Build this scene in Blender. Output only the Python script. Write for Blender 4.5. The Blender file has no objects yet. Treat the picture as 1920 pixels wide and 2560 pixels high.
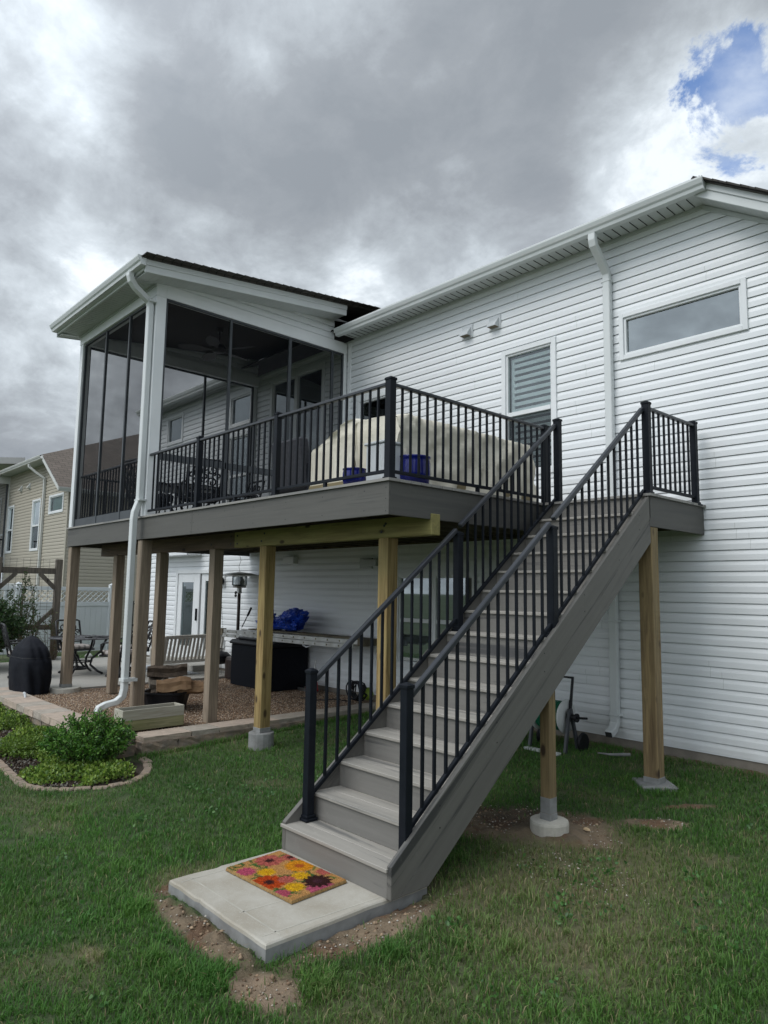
import bpy, bmesh, math, random
import numpy as np
from mathutils import Vector, Matrix
random.seed(7); rng = np.random.default_rng(7)
R = math.radians
SC = bpy.context.scene
COL = SC.collection

# ------------------------------------------------------------------ camera
CP = Vector((3.213, -7.828, 1.873)); YAW, PITCH, ROLL, FPX = R(47.083), R(6.461), R(0.886), 1748.7
def cam_axes():
    cy, sy, ct, st = math.cos(YAW), math.sin(YAW), math.cos(PITCH), math.sin(PITCH)
    F = Vector((-sy*ct, cy*ct, st)); Rt = Vector((cy, sy, 0)); U = Rt.cross(F)
    R2 = Rt*math.cos(ROLL)+U*math.sin(ROLL); U2 = -Rt*math.sin(ROLL)+U*math.cos(ROLL)
    return F, R2, U2
CF, CR, CU = cam_axes()
cam = bpy.data.cameras.new('camera'); camo = bpy.data.objects.new('camera', cam); COL.objects.link(camo)
cam.sensor_fit = 'VERTICAL'; cam.sensor_height = 36; cam.lens = FPX/2560*36; cam.clip_end = 3000; cam.clip_start = .05
mw = Matrix((CR, CU, -CF)).transposed().to_4x4(); mw.translation = CP; camo.matrix_world = mw
SC.camera = camo
def pdir(px, py): return (CF + CR*((px-960)/FPX) + CU*((1280-py)/FPX)).normalized()

# ------------------------------------------------------------------ world: cloudy sky
SUNV = Vector((-.14, -.64, .78)).normalized()
w = bpy.data.worlds.new('World'); SC.world = w; w.use_nodes = True
nt = w.node_tree; N = nt.nodes; L = nt.links; N.clear()
out = N.new('ShaderNodeOutputWorld'); bg = N.new('ShaderNodeBackground'); bg.inputs[1].default_value = .1
L.new(bg.outputs[0], out.inputs[0])
sky = N.new('ShaderNodeTexSky'); sky.sky_type = 'NISHITA'; sky.sun_disc = False
sky.sun_elevation = math.asin(SUNV.z); sky.sun_rotation = math.atan2(SUNV.x, SUNV.y)
tc = N.new('ShaderNodeTexCoord')
def wm(op, a, b=None, c=None, clamp=False):
    n = N.new('ShaderNodeMath'); n.operation = op; n.use_clamp = clamp
    for i, v in enumerate((a, b, c)):
        if v is None: continue
        if isinstance(v, (int, float)): n.inputs[i].default_value = v
        else: L.new(v, n.inputs[i])
    return n.outputs[0]
def wdot(v):
    n = N.new('ShaderNodeVectorMath'); n.operation = 'DOT_PRODUCT'; L.new(tc.outputs['Generated'], n.inputs[0]); n.inputs[1].default_value = v
    return n.outputs['Value']
def wsm(x, a, b, lo=0, hi=1):
    n = N.new('ShaderNodeMapRange'); n.interpolation_type = 'SMOOTHSTEP'; L.new(x, n.inputs[0])
    n.inputs[1].default_value = a; n.inputs[2].default_value = b; n.inputs[3].default_value = lo; n.inputs[4].default_value = hi
    return n.outputs[0]
sx = N.new('ShaderNodeSeparateXYZ'); L.new(tc.outputs['Generated'], sx.inputs[0])
den = wm('ADD', wm('MAXIMUM', sx.outputs[2], 0), .42)
cx = N.new('ShaderNodeCombineXYZ'); L.new(wm('DIVIDE', sx.outputs[0], den), cx.inputs[0]); L.new(wm('DIVIDE', sx.outputs[1], den), cx.inputs[1])
def wnoise(scale, det, rough=.55, dist=0., off=(0, 0, 0)):
    mp = N.new('ShaderNodeMapping'); L.new(cx.outputs[0], mp.inputs[0]); mp.inputs['Location'].default_value = off
    n = N.new('ShaderNodeTexNoise'); L.new(mp.outputs[0], n.inputs['Vector'])
    n.inputs['Scale'].default_value = scale; n.inputs['Detail'].default_value = det; n.inputs['Roughness'].default_value = rough; n.inputs['Distortion'].default_value = dist
    return n.outputs[0]
n1 = wnoise(3.1, 10, .60, .18, (5.1, 3.7, 0)); n2 = wnoise(7.0, 9, .64, .35, (7, 2, 0)); n3 = wnoise(3.2, 5, .5, .6, (1, 9, 0))
B = wm('ADD', wm('MULTIPLY', wm('SUBTRACT', n1, .5), .95), wm('MULTIPLY', wm('SUBTRACT', n2, .5), .62))
B = wm('ADD', B, wm('MULTIPLY', wm('SUBTRACT', wnoise(17., 7, .62, .3, (4, 4, 0)), .5), .22))
B = wm('ADD', B, .43)
wob = wm('MULTIPLY', wm('SUBTRACT', n3, .5), .13)
blobs = [((900, 330), 17, -.17), ((560, 430), 9, -.10), ((1380, 130), 10, -.20), ((420, 60), 7, -.18), ((-60, 450), 8, -.14), ((420, 540), 6, -.10), ((1130, 420), 9, -.06),
         ((1720, 430), 9, .22), ((1540, 330), 5, .10), ((120, 800), 9, .26), ((90, 250), 8, .05), ((290, 250), 6, .08), ((700, 740), 9, .34), ((1080, 660), 9, .34), ((330, 620), 7, .20), ((150, 120), 7, .14), ((640, 260), 5, .10), ((1180, 300), 5, .08),
         ((20, 1120), 7, -.16), ((1900, 40), 7, .12), ((800, 60), 4, .12), ((560, 90), 5, .14)]
for (px, rd, wt) in blobs:
    d = pdir(*px); x = wm('ADD', wdot(d), wm('MULTIPLY', wob, math.sin(R(rd))*1.2))
    B = wm('ADD', B, wsm(x, math.cos(R(rd*1.15)), 1.0, 0, wt))
B = wm('MINIMUM', wm('MAXIMUM', B, .18), .86)
cr = N.new('ShaderNodeValToRGB'); L.new(B, cr.inputs[0]); e = cr.color_ramp
e.elements[0].position = .18; e.elements[0].color = (.235, .26, .29, 1)
e.elements[1].position = .80; e.elements[1].color = (.70, .755, .80, 1)
for pos, c in ((.34, (.27, .295, .325)), (.5, (.355, .39, .425)), (.68, (.50, .55, .595))):
    q = e.elements.new(pos); q.color = (*c, 1)
def wscale(col, s):
    n = N.new('ShaderNodeVectorMath'); n.operation = 'SCALE'; L.new(col, n.inputs[0])
    if isinstance(s, (int, float)): n.inputs[3].default_value = s
    else: L.new(s, n.inputs[3])
    return n.outputs[0]
glow = wsm(wdot(SUNV), .15, 1.0, 7.1, 19.0)       # thinner, brighter cloud towards the hidden sun
cl = wscale(cr.outputs[0], glow)
# blue gap
bx = wm('ADD', wdot(pdir(1862, 190)), wm('MULTIPLY', wm('SUBTRACT', n2, .5), .02))
gap = wsm(bx, math.cos(R(3.9)), math.cos(R(1.9)))
tear = wsm(wnoise(5.0, 7, .55, .25, (2, 2.3, 0)), .30, .60, .45, 1)
gap = wm('MULTIPLY', gap, tear, clamp=True)
mixg = N.new('ShaderNodeMixRGB'); L.new(gap, mixg.inputs[0]); L.new(cl, mixg.inputs[1])
skyb = N.new('ShaderNodeMixRGB'); skyb.blend_type = 'MULTIPLY'; skyb.inputs[0].default_value = 1; L.new(sky.outputs[0], skyb.inputs[1]); skyb.inputs[2].default_value = (.85, .95, 1.12, 1)
L.new(skyb.outputs[0], mixg.inputs[2])
L.new(mixg.outputs[0], bg.inputs[0])

sun = bpy.data.lights.new('sun', 'SUN'); sun.energy = 0.7; sun.angle = R(28); sun.color = (1, .965, .92)
so = bpy.data.objects.new('sun', sun); COL.objects.link(so); so.rotation_euler = SUNV.to_track_quat('Z', 'Y').to_euler()
SC.view_settings.view_transform = 'Standard'; SC.view_settings.look = 'None'; SC.view_settings.exposure = 0.95; SC.view_settings.gamma = 1
SC.render.engine = 'CYCLES'; SC.cycles.transparent_max_bounces = 24; SC.cycles.max_bounces = 8

# ------------------------------------------------------------------ materials
MT = {}
def newmat(name):
    m = bpy.data.materials.new(name); m.use_nodes = True; nt = m.node_tree; b = nt.nodes['Principled BSDF']; MT[name] = m
    return m, nt, b
def nd(nt, t, **k):
    n = nt.nodes.new(t)
    for a, v in k.items():
        if a.startswith('i_'):
            key = a[2:]; key = int(key) if key.isdigit() else key
            if hasattr(v, 'links') or isinstance(v, bpy.types.NodeSocket): nt.links.new(v, n.inputs[key])
            else: n.inputs[key].default_value = v
        else: setattr(n, a, v)
    return n
def rgba(c): return (c[0], c[1], c[2], 1)
def mixc(nt, f, a, b, mode='MIX'):
    n = nt.nodes.new('ShaderNodeMixRGB'); n.blend_type = mode
    for i, v in enumerate((f, a, b)):
        if isinstance(v, bpy.types.NodeSocket): nt.links.new(v, n.inputs[i])
        else: n.inputs[i].default_value = v if i == 0 else rgba(v)
    return n.outputs[0]
def coord(nt, scale=(1, 1, 1), rot=(0, 0, 0), src='Object'):
    t = nt.nodes.new('ShaderNodeTexCoord'); mp = nt.nodes.new('ShaderNodeMapping'); nt.links.new(t.outputs[src], mp.inputs[0])
    if any(rot):
        mp.inputs['Rotation'].default_value = rot; m2 = nt.nodes.new('ShaderNodeMapping'); nt.links.new(mp.outputs[0], m2.inputs[0]); m2.inputs['Scale'].default_value = scale; return m2.outputs[0]
    mp.inputs['Scale'].default_value = scale
    return mp.outputs[0]
def noise(nt, v, scale, det=5, rough=.55, dist=0.):
    n = nd(nt, 'ShaderNodeTexNoise'); nt.links.new(v, n.inputs['Vector']); n.inputs['Scale'].default_value = scale
    n.inputs['Detail'].default_value = det; n.inputs['Roughness'].default_value = rough; n.inputs['Distortion'].default_value = dist
    return n.outputs[0]
def mr(nt, x, a, b, lo=0., hi=1.):
    n = nt.nodes.new('ShaderNodeMapRange'); nt.links.new(x, n.inputs[0])
    for i, v in enumerate((a, b, lo, hi)): n.inputs[i+1].default_value = v
    return n.outputs[0]
def bump(nt, b, h, s=.3, d=.01):
    n = nd(nt, 'ShaderNodeBump'); nt.links.new(h, n.inputs['Height']); n.inputs['Strength'].default_value = s; n.inputs['Distance'].default_value = d
    nt.links.new(n.outputs[0], b.inputs['Normal'])
def M(name, c1, c2=None, scale=6, st=(1, 1, 1), rough=.6, metal=0., bmp=0., bd=.01, det=5, a=.35, z=.65, spec=.5, rot=(0, 0, 0), fine=None):
    m, nt, b = newmat(name); c2 = c2 or tuple(x*.8 for x in c1)
    v = coord(nt, st, rot); n = noise(nt, v, scale, det); f = mr(nt, n, a, z)
    col = mixc(nt, f, c1, c2)
    if fine:
        n2 = noise(nt, coord(nt), fine, 3); col = mixc(nt, mr(nt, n2, .3, .7, 0, .35), col, tuple(x*.55 for x in c1))
    nt.links.new(col, b.inputs['Base Color'])
    b.inputs['Roughness'].default_value = rough; b.inputs['Metallic'].default_value = metal; b.inputs['Specular IOR Level'].default_value = spec
    if bmp: bump(nt, b, n, bmp, bd)
    return m
def vinyl(name, c, dirt=.88):
    m, nt, b = newmat(name); v = coord(nt); n = noise(nt, v, .6, 4); n2 = noise(nt, coord(nt, (.4, 1, 6)), 5, 5)
    col = mixc(nt, mr(nt, n, .3, .7, 0, .5), c, tuple(x*dirt for x in c)); col = mixc(nt, mr(nt, n2, .45, .75, 0, .35), col, tuple(x*dirt*.95 for x in c))
    sz = nd(nt, 'ShaderNodeSeparateXYZ'); nt.links.new(coord(nt), sz.inputs[0]); nz = noise(nt, coord(nt), 3.5, 6, .65); hz = nd(nt, 'ShaderNodeMath', operation='ADD'); nt.links.new(sz.outputs[2], hz.inputs[0]); nt.links.new(nz, hz.inputs[1])
    col = mixc(nt, mr(nt, hz.outputs[0], .35, .95, .35, 0), col, (.42, .39, .33)); spk = noise(nt, coord(nt), 70, 2); col = mixc(nt, mr(nt, spk, .68, .74, 0, .25), col, (.3, .28, .24))
    nt.links.new(col, b.inputs['Base Color']); b.inputs['Roughness'].default_value = .42
    n3 = noise(nt, coord(nt, (1, 1, .8)), 1.7, 2); bump(nt, b, n3, .14, .03); return m
def wood(name, base, dark, axis='Z', knots=True, rough=.75, green=None):
    m, nt, b = newmat(name); s = {'Z': (1, 1, .06), 'X': (.06, 1, 1), 'Y': (1, .06, 1)}[axis]
    v = coord(nt, s); n = noise(nt, v, 38, 6, .6, .6); g = noise(nt, coord(nt, tuple(x*1.0 for x in s)), 9, 3, .5, 1.2)
    col = mixc(nt, mr(nt, n, .40, .64), base, dark); col = mixc(nt, mr(nt, g, .4, .68, 0, .55), col, tuple(x*.72 for x in dark))
    lo = noise(nt, coord(nt), 1.3, 3); col = mixc(nt, mr(nt, lo, .4, .7, 0, .5), col, green or tuple(x*.8 for x in base))
    if knots:
        ks = {'Z': (1, 1, .45), 'X': (.45, 1, 1), 'Y': (1, .45, 1)}[axis]
        k = nd(nt, 'ShaderNodeTexVoronoi'); nt.links.new(coord(nt, ks), k.inputs['Vector']); k.inputs['Scale'].default_value = 6.0
        kf = mr(nt, k.outputs['Distance'], .09, .17, 1, 0); col = mixc(nt, kf, col, (dark[0]*.28, dark[1]*.24, dark[2]*.25))
    nt.links.new(col, b.inputs['Base Color']); b.inputs['Roughness'].default_value = rough; bump(nt, b, n, .35, .004); return m
def composite(name, base, streak, rot=(0, 0, 0), st=(.05, 1, 1)):
    m, nt, b = newmat(name); v = coord(nt, st, rot)
    n = noise(nt, v, 22, 6, .6, .3); s2 = noise(nt, v, 7.5, 5, .62, .8)
    col = mixc(nt, mr(nt, n, .3, .7), base, tuple(x*.82 for x in base)); col = mixc(nt, mr(nt, s2, .54, .64, 0, .9), col, streak)
    w_ = noise(nt, coord(nt), 14, 5, .7); col = mixc(nt, mr(nt, w_, .58, .75, 0, .35), col, tuple(min(1, x*1.35) for x in base))
    nt.links.new(col, b.inputs['Base Color']); b.inputs['Roughness'].default_value = .62; bump(nt, b, n, .40, .003); return m
def vcol(name, rough=.7, trans=0., spec=.3):
    m, nt, b = newmat(name); a = nd(nt, 'ShaderNodeVertexColor'); a.layer_name = 'Col'
    nt.links.new(a.outputs[0], b.inputs['Base Color']); b.inputs['Roughness'].default_value = rough; b.inputs['Specular IOR Level'].default_value = spec
    if trans:
        tr = nd(nt, 'ShaderNodeBsdfTranslucent'); nt.links.new(a.outputs[0], tr.inputs[0]); mx = nd(nt, 'ShaderNodeMixShader'); mx.inputs[0].default_value = trans
        nt.links.new(b.outputs[0], mx.inputs[1]); nt.links.new(tr.outputs[0], mx.inputs[2]); nt.links.new(mx.outputs[0], nt.nodes['Material Output'].inputs[0])
    return m
def glassy(name, tint, refl, through=.9, rough=.02):
    m, nt, b = newmat(name); o = nt.nodes['Material Output']; nt.nodes.remove(b)
    t = nd(nt, 'ShaderNodeBsdfTransparent'); t.inputs[0].default_value = rgba(tint); g = nd(nt, 'ShaderNodeBsdfGlossy'); g.inputs['Roughness'].default_value = rough
    g.inputs[0].default_value = (.86, .93, .95, 1)
    lw = nd(nt, 'ShaderNodeLayerWeight'); lw.inputs[0].default_value = .35
    f = mr(nt, lw.outputs['Fresnel'], 0, 1, refl, 1.0)
    mx = nd(nt, 'ShaderNodeMixShader'); nt.links.new(f, mx.inputs[0]); nt.links.new(t.outputs[0], mx.inputs[1]); nt.links.new(g.outputs[0], mx.inputs[2]); nt.links.new(mx.outputs[0], o.inputs[0])
    return m

vinyl('white_siding', (.79, .815, .83)); vinyl('tan_siding', (.44, .405, .33), .9)
M('white_trim', (.78, .80, .81), (.72, .745, .755), 2, rough=.4)
M('white_metal', (.66, .69, .69), (.60, .63, .63), 1.5, st=(1, 1, .2), rough=.38)
M('grey_trim', (.50, .52, .52), (.44, .46, .46), 2, rough=.45)
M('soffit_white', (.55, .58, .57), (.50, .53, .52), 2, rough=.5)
M('tan_trim', (.60, .61, .59), (.54, .55, .53), 2, rough=.5)
M('dark_slot', (.03, .032, .033), rough=.9)
M('black_metal', (.007, .0095, .014), (.011, .014, .020), 9, rough=.5, bmp=.05, fine=260, spec=.16)
M('rail_sheen_metal', (.022, .026, .033), (.028, .032, .04), 7, rough=.36, spec=.5, fine=200)  # base colour lightened to stand in for sky sheen on the top rails
M('iron', (.010, .011, .014), (.018, .018, .02), 12, rough=.45)
M('screen_frame', (.050, .058, .066), (.038, .044, .05), 4, rough=.5)
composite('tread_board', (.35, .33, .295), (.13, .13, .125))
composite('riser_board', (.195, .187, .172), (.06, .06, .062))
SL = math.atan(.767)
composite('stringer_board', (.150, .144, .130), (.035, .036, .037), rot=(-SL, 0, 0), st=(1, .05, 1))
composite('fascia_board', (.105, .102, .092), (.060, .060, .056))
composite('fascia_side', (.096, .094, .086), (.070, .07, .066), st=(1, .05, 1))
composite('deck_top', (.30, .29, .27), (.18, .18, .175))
wood('new_wood', (.42, .30, .125), (.20, .13, .045), 'Z', green=(.29, .245, .10)); wood('new_wood_x', (.34, .29, .105), (.22, .18, .065), 'X', green=(.24, .24, .085))
wood('post_wood', (.33, .235, .115), (.15, .10, .05), 'Z', green=(.21, .17, .08))
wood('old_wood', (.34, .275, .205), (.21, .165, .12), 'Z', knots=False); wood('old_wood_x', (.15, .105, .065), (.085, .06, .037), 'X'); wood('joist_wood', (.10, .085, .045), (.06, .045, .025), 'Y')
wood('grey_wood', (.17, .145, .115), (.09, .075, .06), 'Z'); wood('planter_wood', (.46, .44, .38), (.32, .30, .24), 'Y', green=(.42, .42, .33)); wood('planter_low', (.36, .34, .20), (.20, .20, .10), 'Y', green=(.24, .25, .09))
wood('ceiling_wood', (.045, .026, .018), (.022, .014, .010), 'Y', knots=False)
wood('swing_wood', (.56, .54, .49), (.48, .45, .40), 'Y', knots=False)
M('concrete', (.55, .53, .47), (.43, .405, .345), 3.5, rough=.85, bmp=.25, bd=.004, det=8, fine=60)
M('score', (.46, .44, .38), rough=.9)
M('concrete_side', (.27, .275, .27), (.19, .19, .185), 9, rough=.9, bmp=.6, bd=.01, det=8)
m, nt, b = newmat('pad_concrete'); n1_ = noise(nt, coord(nt), 2.6, 6, .6); n2_ = noise(nt, coord(nt), 26, 7, .7); n3_ = noise(nt, coord(nt), 110, 3, .6)
c = mixc(nt, mr(nt, n1_, .35, .65), (.43, .41, .36), (.32, .29, .235)); c = mixc(nt, mr(nt, n2_, .5, .72, 0, .5), c, (.33, .30, .24)); c = mixc(nt, mr(nt, n3_, .55, .72, 0, .35), c, (.56, .54, .48)); nt.links.new(c, b.inputs['Base Color']); b.inputs['Roughness'].default_value = .88
bump(nt, b, n2_, .35, .004)
M('patio_concrete', (.40, .385, .35), (.33, .32, .29), 1.2, rough=.85, bmp=.1, fine=50)
M('foundation', (.24, .215, .18), (.17, .15, .125), 5, rough=.9, bmp=.3)
M('wall_stone', (.36, .275, .215), (.29, .26, .23), 4.5, rough=.95, bmp=.8, bd=.02, det=9, fine=70)
M('wall_stone_face', (.24, .165, .115), (.22, .19, .16), 7, rough=.95, bmp=1., bd=.05, det=10, fine=45)
M('paver', (.31, .235, .175), (.22, .18, .145), 11, rough=.95, bmp=.6, bd=.01)
M('brick', (.25, .17, .13), (.16, .11, .09), 14, rough=.9)
M('beige_cloth', (.80, .76, .65), (.70, .655, .54), 3, rough=.85, bmp=.7, bd=.05, det=6)
M('tan_cloth', (.27, .225, .13), (.22, .18, .1), 4, rough=.9)
M('black_cloth', (.009, .010, .014), (.016, .018, .024), 2.5, rough=.7, bmp=.8, bd=.04, det=4, spec=.1)
M('dark_cushion', (.022, .024, .030), (.035, .036, .044), 30, rough=.9)
M('blue_tarp', (.012, .07, .52), (.008, .04, .28), 5, rough=.30, bmp=.8, bd=.03)
M('cobalt_glaze', (.004, .010, .20), (.003, .006, .10), 5, rough=.10)
M('white_plastic', (.62, .65, .67), (.55, .58, .6), 3, rough=.4)
M('wicker', (.014, .017, .023), (.006, .007, .011), 45, st=(1, 1, 2.2), rough=.7, spec=.15, bmp=.9, bd=.006, det=1)
M('black_plastic', (.009, .010, .012), (.014, .014, .017), 5, rough=.45, spec=.25)
M('steel', (.42, .42, .41), (.30, .29, .28), 8, rough=.38, metal=.9)
M('aluminium', (.62, .63, .62), (.46, .46, .43), 6, rough=.45, metal=.2)
M('dirty_wood', (.22, .19, .13), (.10, .085, .06), 6, rough=.9)
M('bronze', (.03, .016, .011), (.02, .012, .009), 5, rough=.5)
M('bark', (.10, .075, .055), (.05, .038, .028), 12, rough=.95, bmp=.9, bd=.02); M('split_log', (.35, .22, .12), (.22, .13, .07), 7, st=(1, 1, 1), rough=.85, bmp=.6)
M('green_hose', (.008, .16, .085), (.005, .10, .05), 5, rough=.35); M('reel_grey', (.06, .065, .075), (.05, .055, .06), 5, rough=.5); M('reel_disc', (.66, .68, .68), (.5, .52, .52), 4, rough=.5)
M('red_paint', (.35, .02, .02), (.25, .015, .015), 5, rough=.35); M('lime', (.28, .40, .04), (.2, .3, .03), 4, rough=.5)
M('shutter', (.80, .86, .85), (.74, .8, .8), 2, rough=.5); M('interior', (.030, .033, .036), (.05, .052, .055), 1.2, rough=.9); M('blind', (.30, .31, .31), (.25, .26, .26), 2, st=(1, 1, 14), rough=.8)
M('green_blind', (.16, .30, .25), (.13, .24, .2), 2, rough=.8); M('curtain', (.36, .35, .39), (.28, .28, .32), 5, st=(3, 1, .1), rough=.9)
M('rug', (.46, .48, .49), (.30, .32, .34), 60, rough=.9, det=1); M('white_stone', (.52, .52, .5), (.4, .4, .38), 8, rough=.8, bmp=.4); M('tan_stone', (.55, .40, .24), (.4, .3, .18), 14, rough=.8, bmp=.5)
M('fence_white', (.70, .735, .75), (.64, .675, .69), 1.5, rough=.45)
M('stem', (.11, .075, .045), (.07, .05, .03), 15, rough=.9); M('wire', (.10, .09, .08), rough=.6)
glassy('window_glass', (.92, .97, .96), .08); glassy('sky_glass', (.55, .62, .62), .24); glassy('dark_glass', (.35, .38, .40), .16); glassy('heater_glass', (.7, .7, .68), .12)
vcol('blade', .55, .35, .35); vcol('leaf', .45, .3, .5); vcol('coir', .95, 0, .1)
# plaid cushion
m, nt, b = newmat('plaid'); v = coord(nt)
def bands(ax, off=0.):
    wv = nd(nt, 'ShaderNodeTexWave'); wv.bands_direction = ax; nt.links.new(v, wv.inputs[0]); wv.inputs['Scale'].default_value = 2.6; wv.inputs['Phase Offset'].default_value = off; return mr(nt, wv.outputs[1], .55, .75)
c = mixc(nt, bands('X'), (.50, .46, .43), (.24, .22, .21)); c2 = mixc(nt, bands('Y', 1.), (1, 1, 1), (.55, .52, .5)); nt.links.new(mixc(nt, 1., c, c2, 'MULTIPLY'), b.inputs['Base Color']); b.inputs['Roughness'].default_value = .9
# insect screen
m, nt, b = newmat('insect_screen'); o = nt.nodes['Material Output']; b.inputs['Base Color'].default_value = (.012, .014, .017, 1); b.inputs['Roughness'].default_value = .9; b.inputs['Specular IOR Level'].default_value = .08
t = nd(nt, 'ShaderNodeBsdfTransparent'); mx = nd(nt, 'ShaderNodeMixShader'); nn = noise(nt, coord(nt), 1.5, 2); nt.links.new(mr(nt, nn, .3, .7, .38, .46), mx.inputs[0])
nt.links.new(t.outputs[0], mx.inputs[1]); nt.links.new(b.outputs[0], mx.inputs[2]); nt.links.new(mx.outputs[0], o.inputs[0])
# shingles
def shingle(name, c1, c2, rot):
    m, nt, b = newmat(name); br = nd(nt, 'ShaderNodeTexBrick'); nt.links.new(coord(nt, (1, 1, 1), rot), br.inputs['Vector'])
    br.inputs['Color1'].default_value = rgba(c1); br.inputs['Color2'].default_value = rgba(c2); br.inputs['Mortar'].default_value = rgba(tuple(x*.35 for x in c1))
    br.inputs['Scale'].default_value = 1; br.inputs['Brick Width'].default_value = .30; br.inputs['Row Height'].default_value = .14; br.inputs['Mortar Size'].default_value = .008
    n = noise(nt, coord(nt), 40, 4); nt.links.new(mixc(nt, mr(nt, n, .3, .7, 0, .5), br.outputs[0], tuple(x*.6 for x in c1)), b.inputs['Base Color']); b.inputs['Roughness'].default_value = .95
shingle('shingle', (.060, .056, .052), (.085, .078, .07), (0, 0, 0)); shingle('tan_shingle', (.15, .125, .105), (.20, .165, .14), (0, 0, R(90)))
# gravel
m, nt, b = newmat('gravel'); v = coord(nt); vo = nd(nt, 'ShaderNodeTexVoronoi'); nt.links.new(v, vo.inputs['Vector']); vo.inputs['Scale'].default_value = 58
rmp = nd(nt, 'ShaderNodeValToRGB'); sp = nd(nt, 'ShaderNodeSeparateColor'); nt.links.new(vo.outputs['Color'], sp.inputs[0]); nt.links.new(sp.outputs[0], rmp.inputs[0])
E_ = rmp.color_ramp; E_.elements[0].color = (.10, .06, .038, 1); E_.elements[1].color = (.60, .49, .37, 1)
for p_, c_ in ((.3, (.22, .14, .09)), (.6, (.33, .225, .15)), (.85, (.43, .32, .22))): q = E_.elements.new(p_); q.color = rgba(c_)
dk = mr(nt, vo.outputs['Distance'], .25, .75, 1, .35); dd = nd(nt, 'ShaderNodeCombineColor'); [nt.links.new(dk, dd.inputs[i]) for i in range(3)]
nt.links.new(mixc(nt, 1., rmp.outputs[0], dd.outputs[0], 'MULTIPLY'), b.inputs['Base Color']); b.inputs['Roughness'].default_value = .8
iv = mr(nt, vo.outputs['Distance'], 0, .8, 1, 0); bump(nt, b, iv, 1., .012)
# ground
m, nt, b = newmat('ground'); at = nd(nt, 'ShaderNodeVertexColor'); at.layer_name = 'Col'; n = noise(nt, coord(nt), 7, 9, .65); n2 = noise(nt, coord(nt), 55, 5, .7)
c = mixc(nt, mr(nt, n, .3, .7, 0, .45), at.outputs[0], (.03, .027, .018)); c = mixc(nt, mr(nt, n2, .5, .75, 0, .30), c, (.26, .20, .14)); nt.links.new(c, b.inputs['Base Color']); b.inputs['Roughness'].default_value = .95
bump(nt, b, n2, .9, .02)

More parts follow.
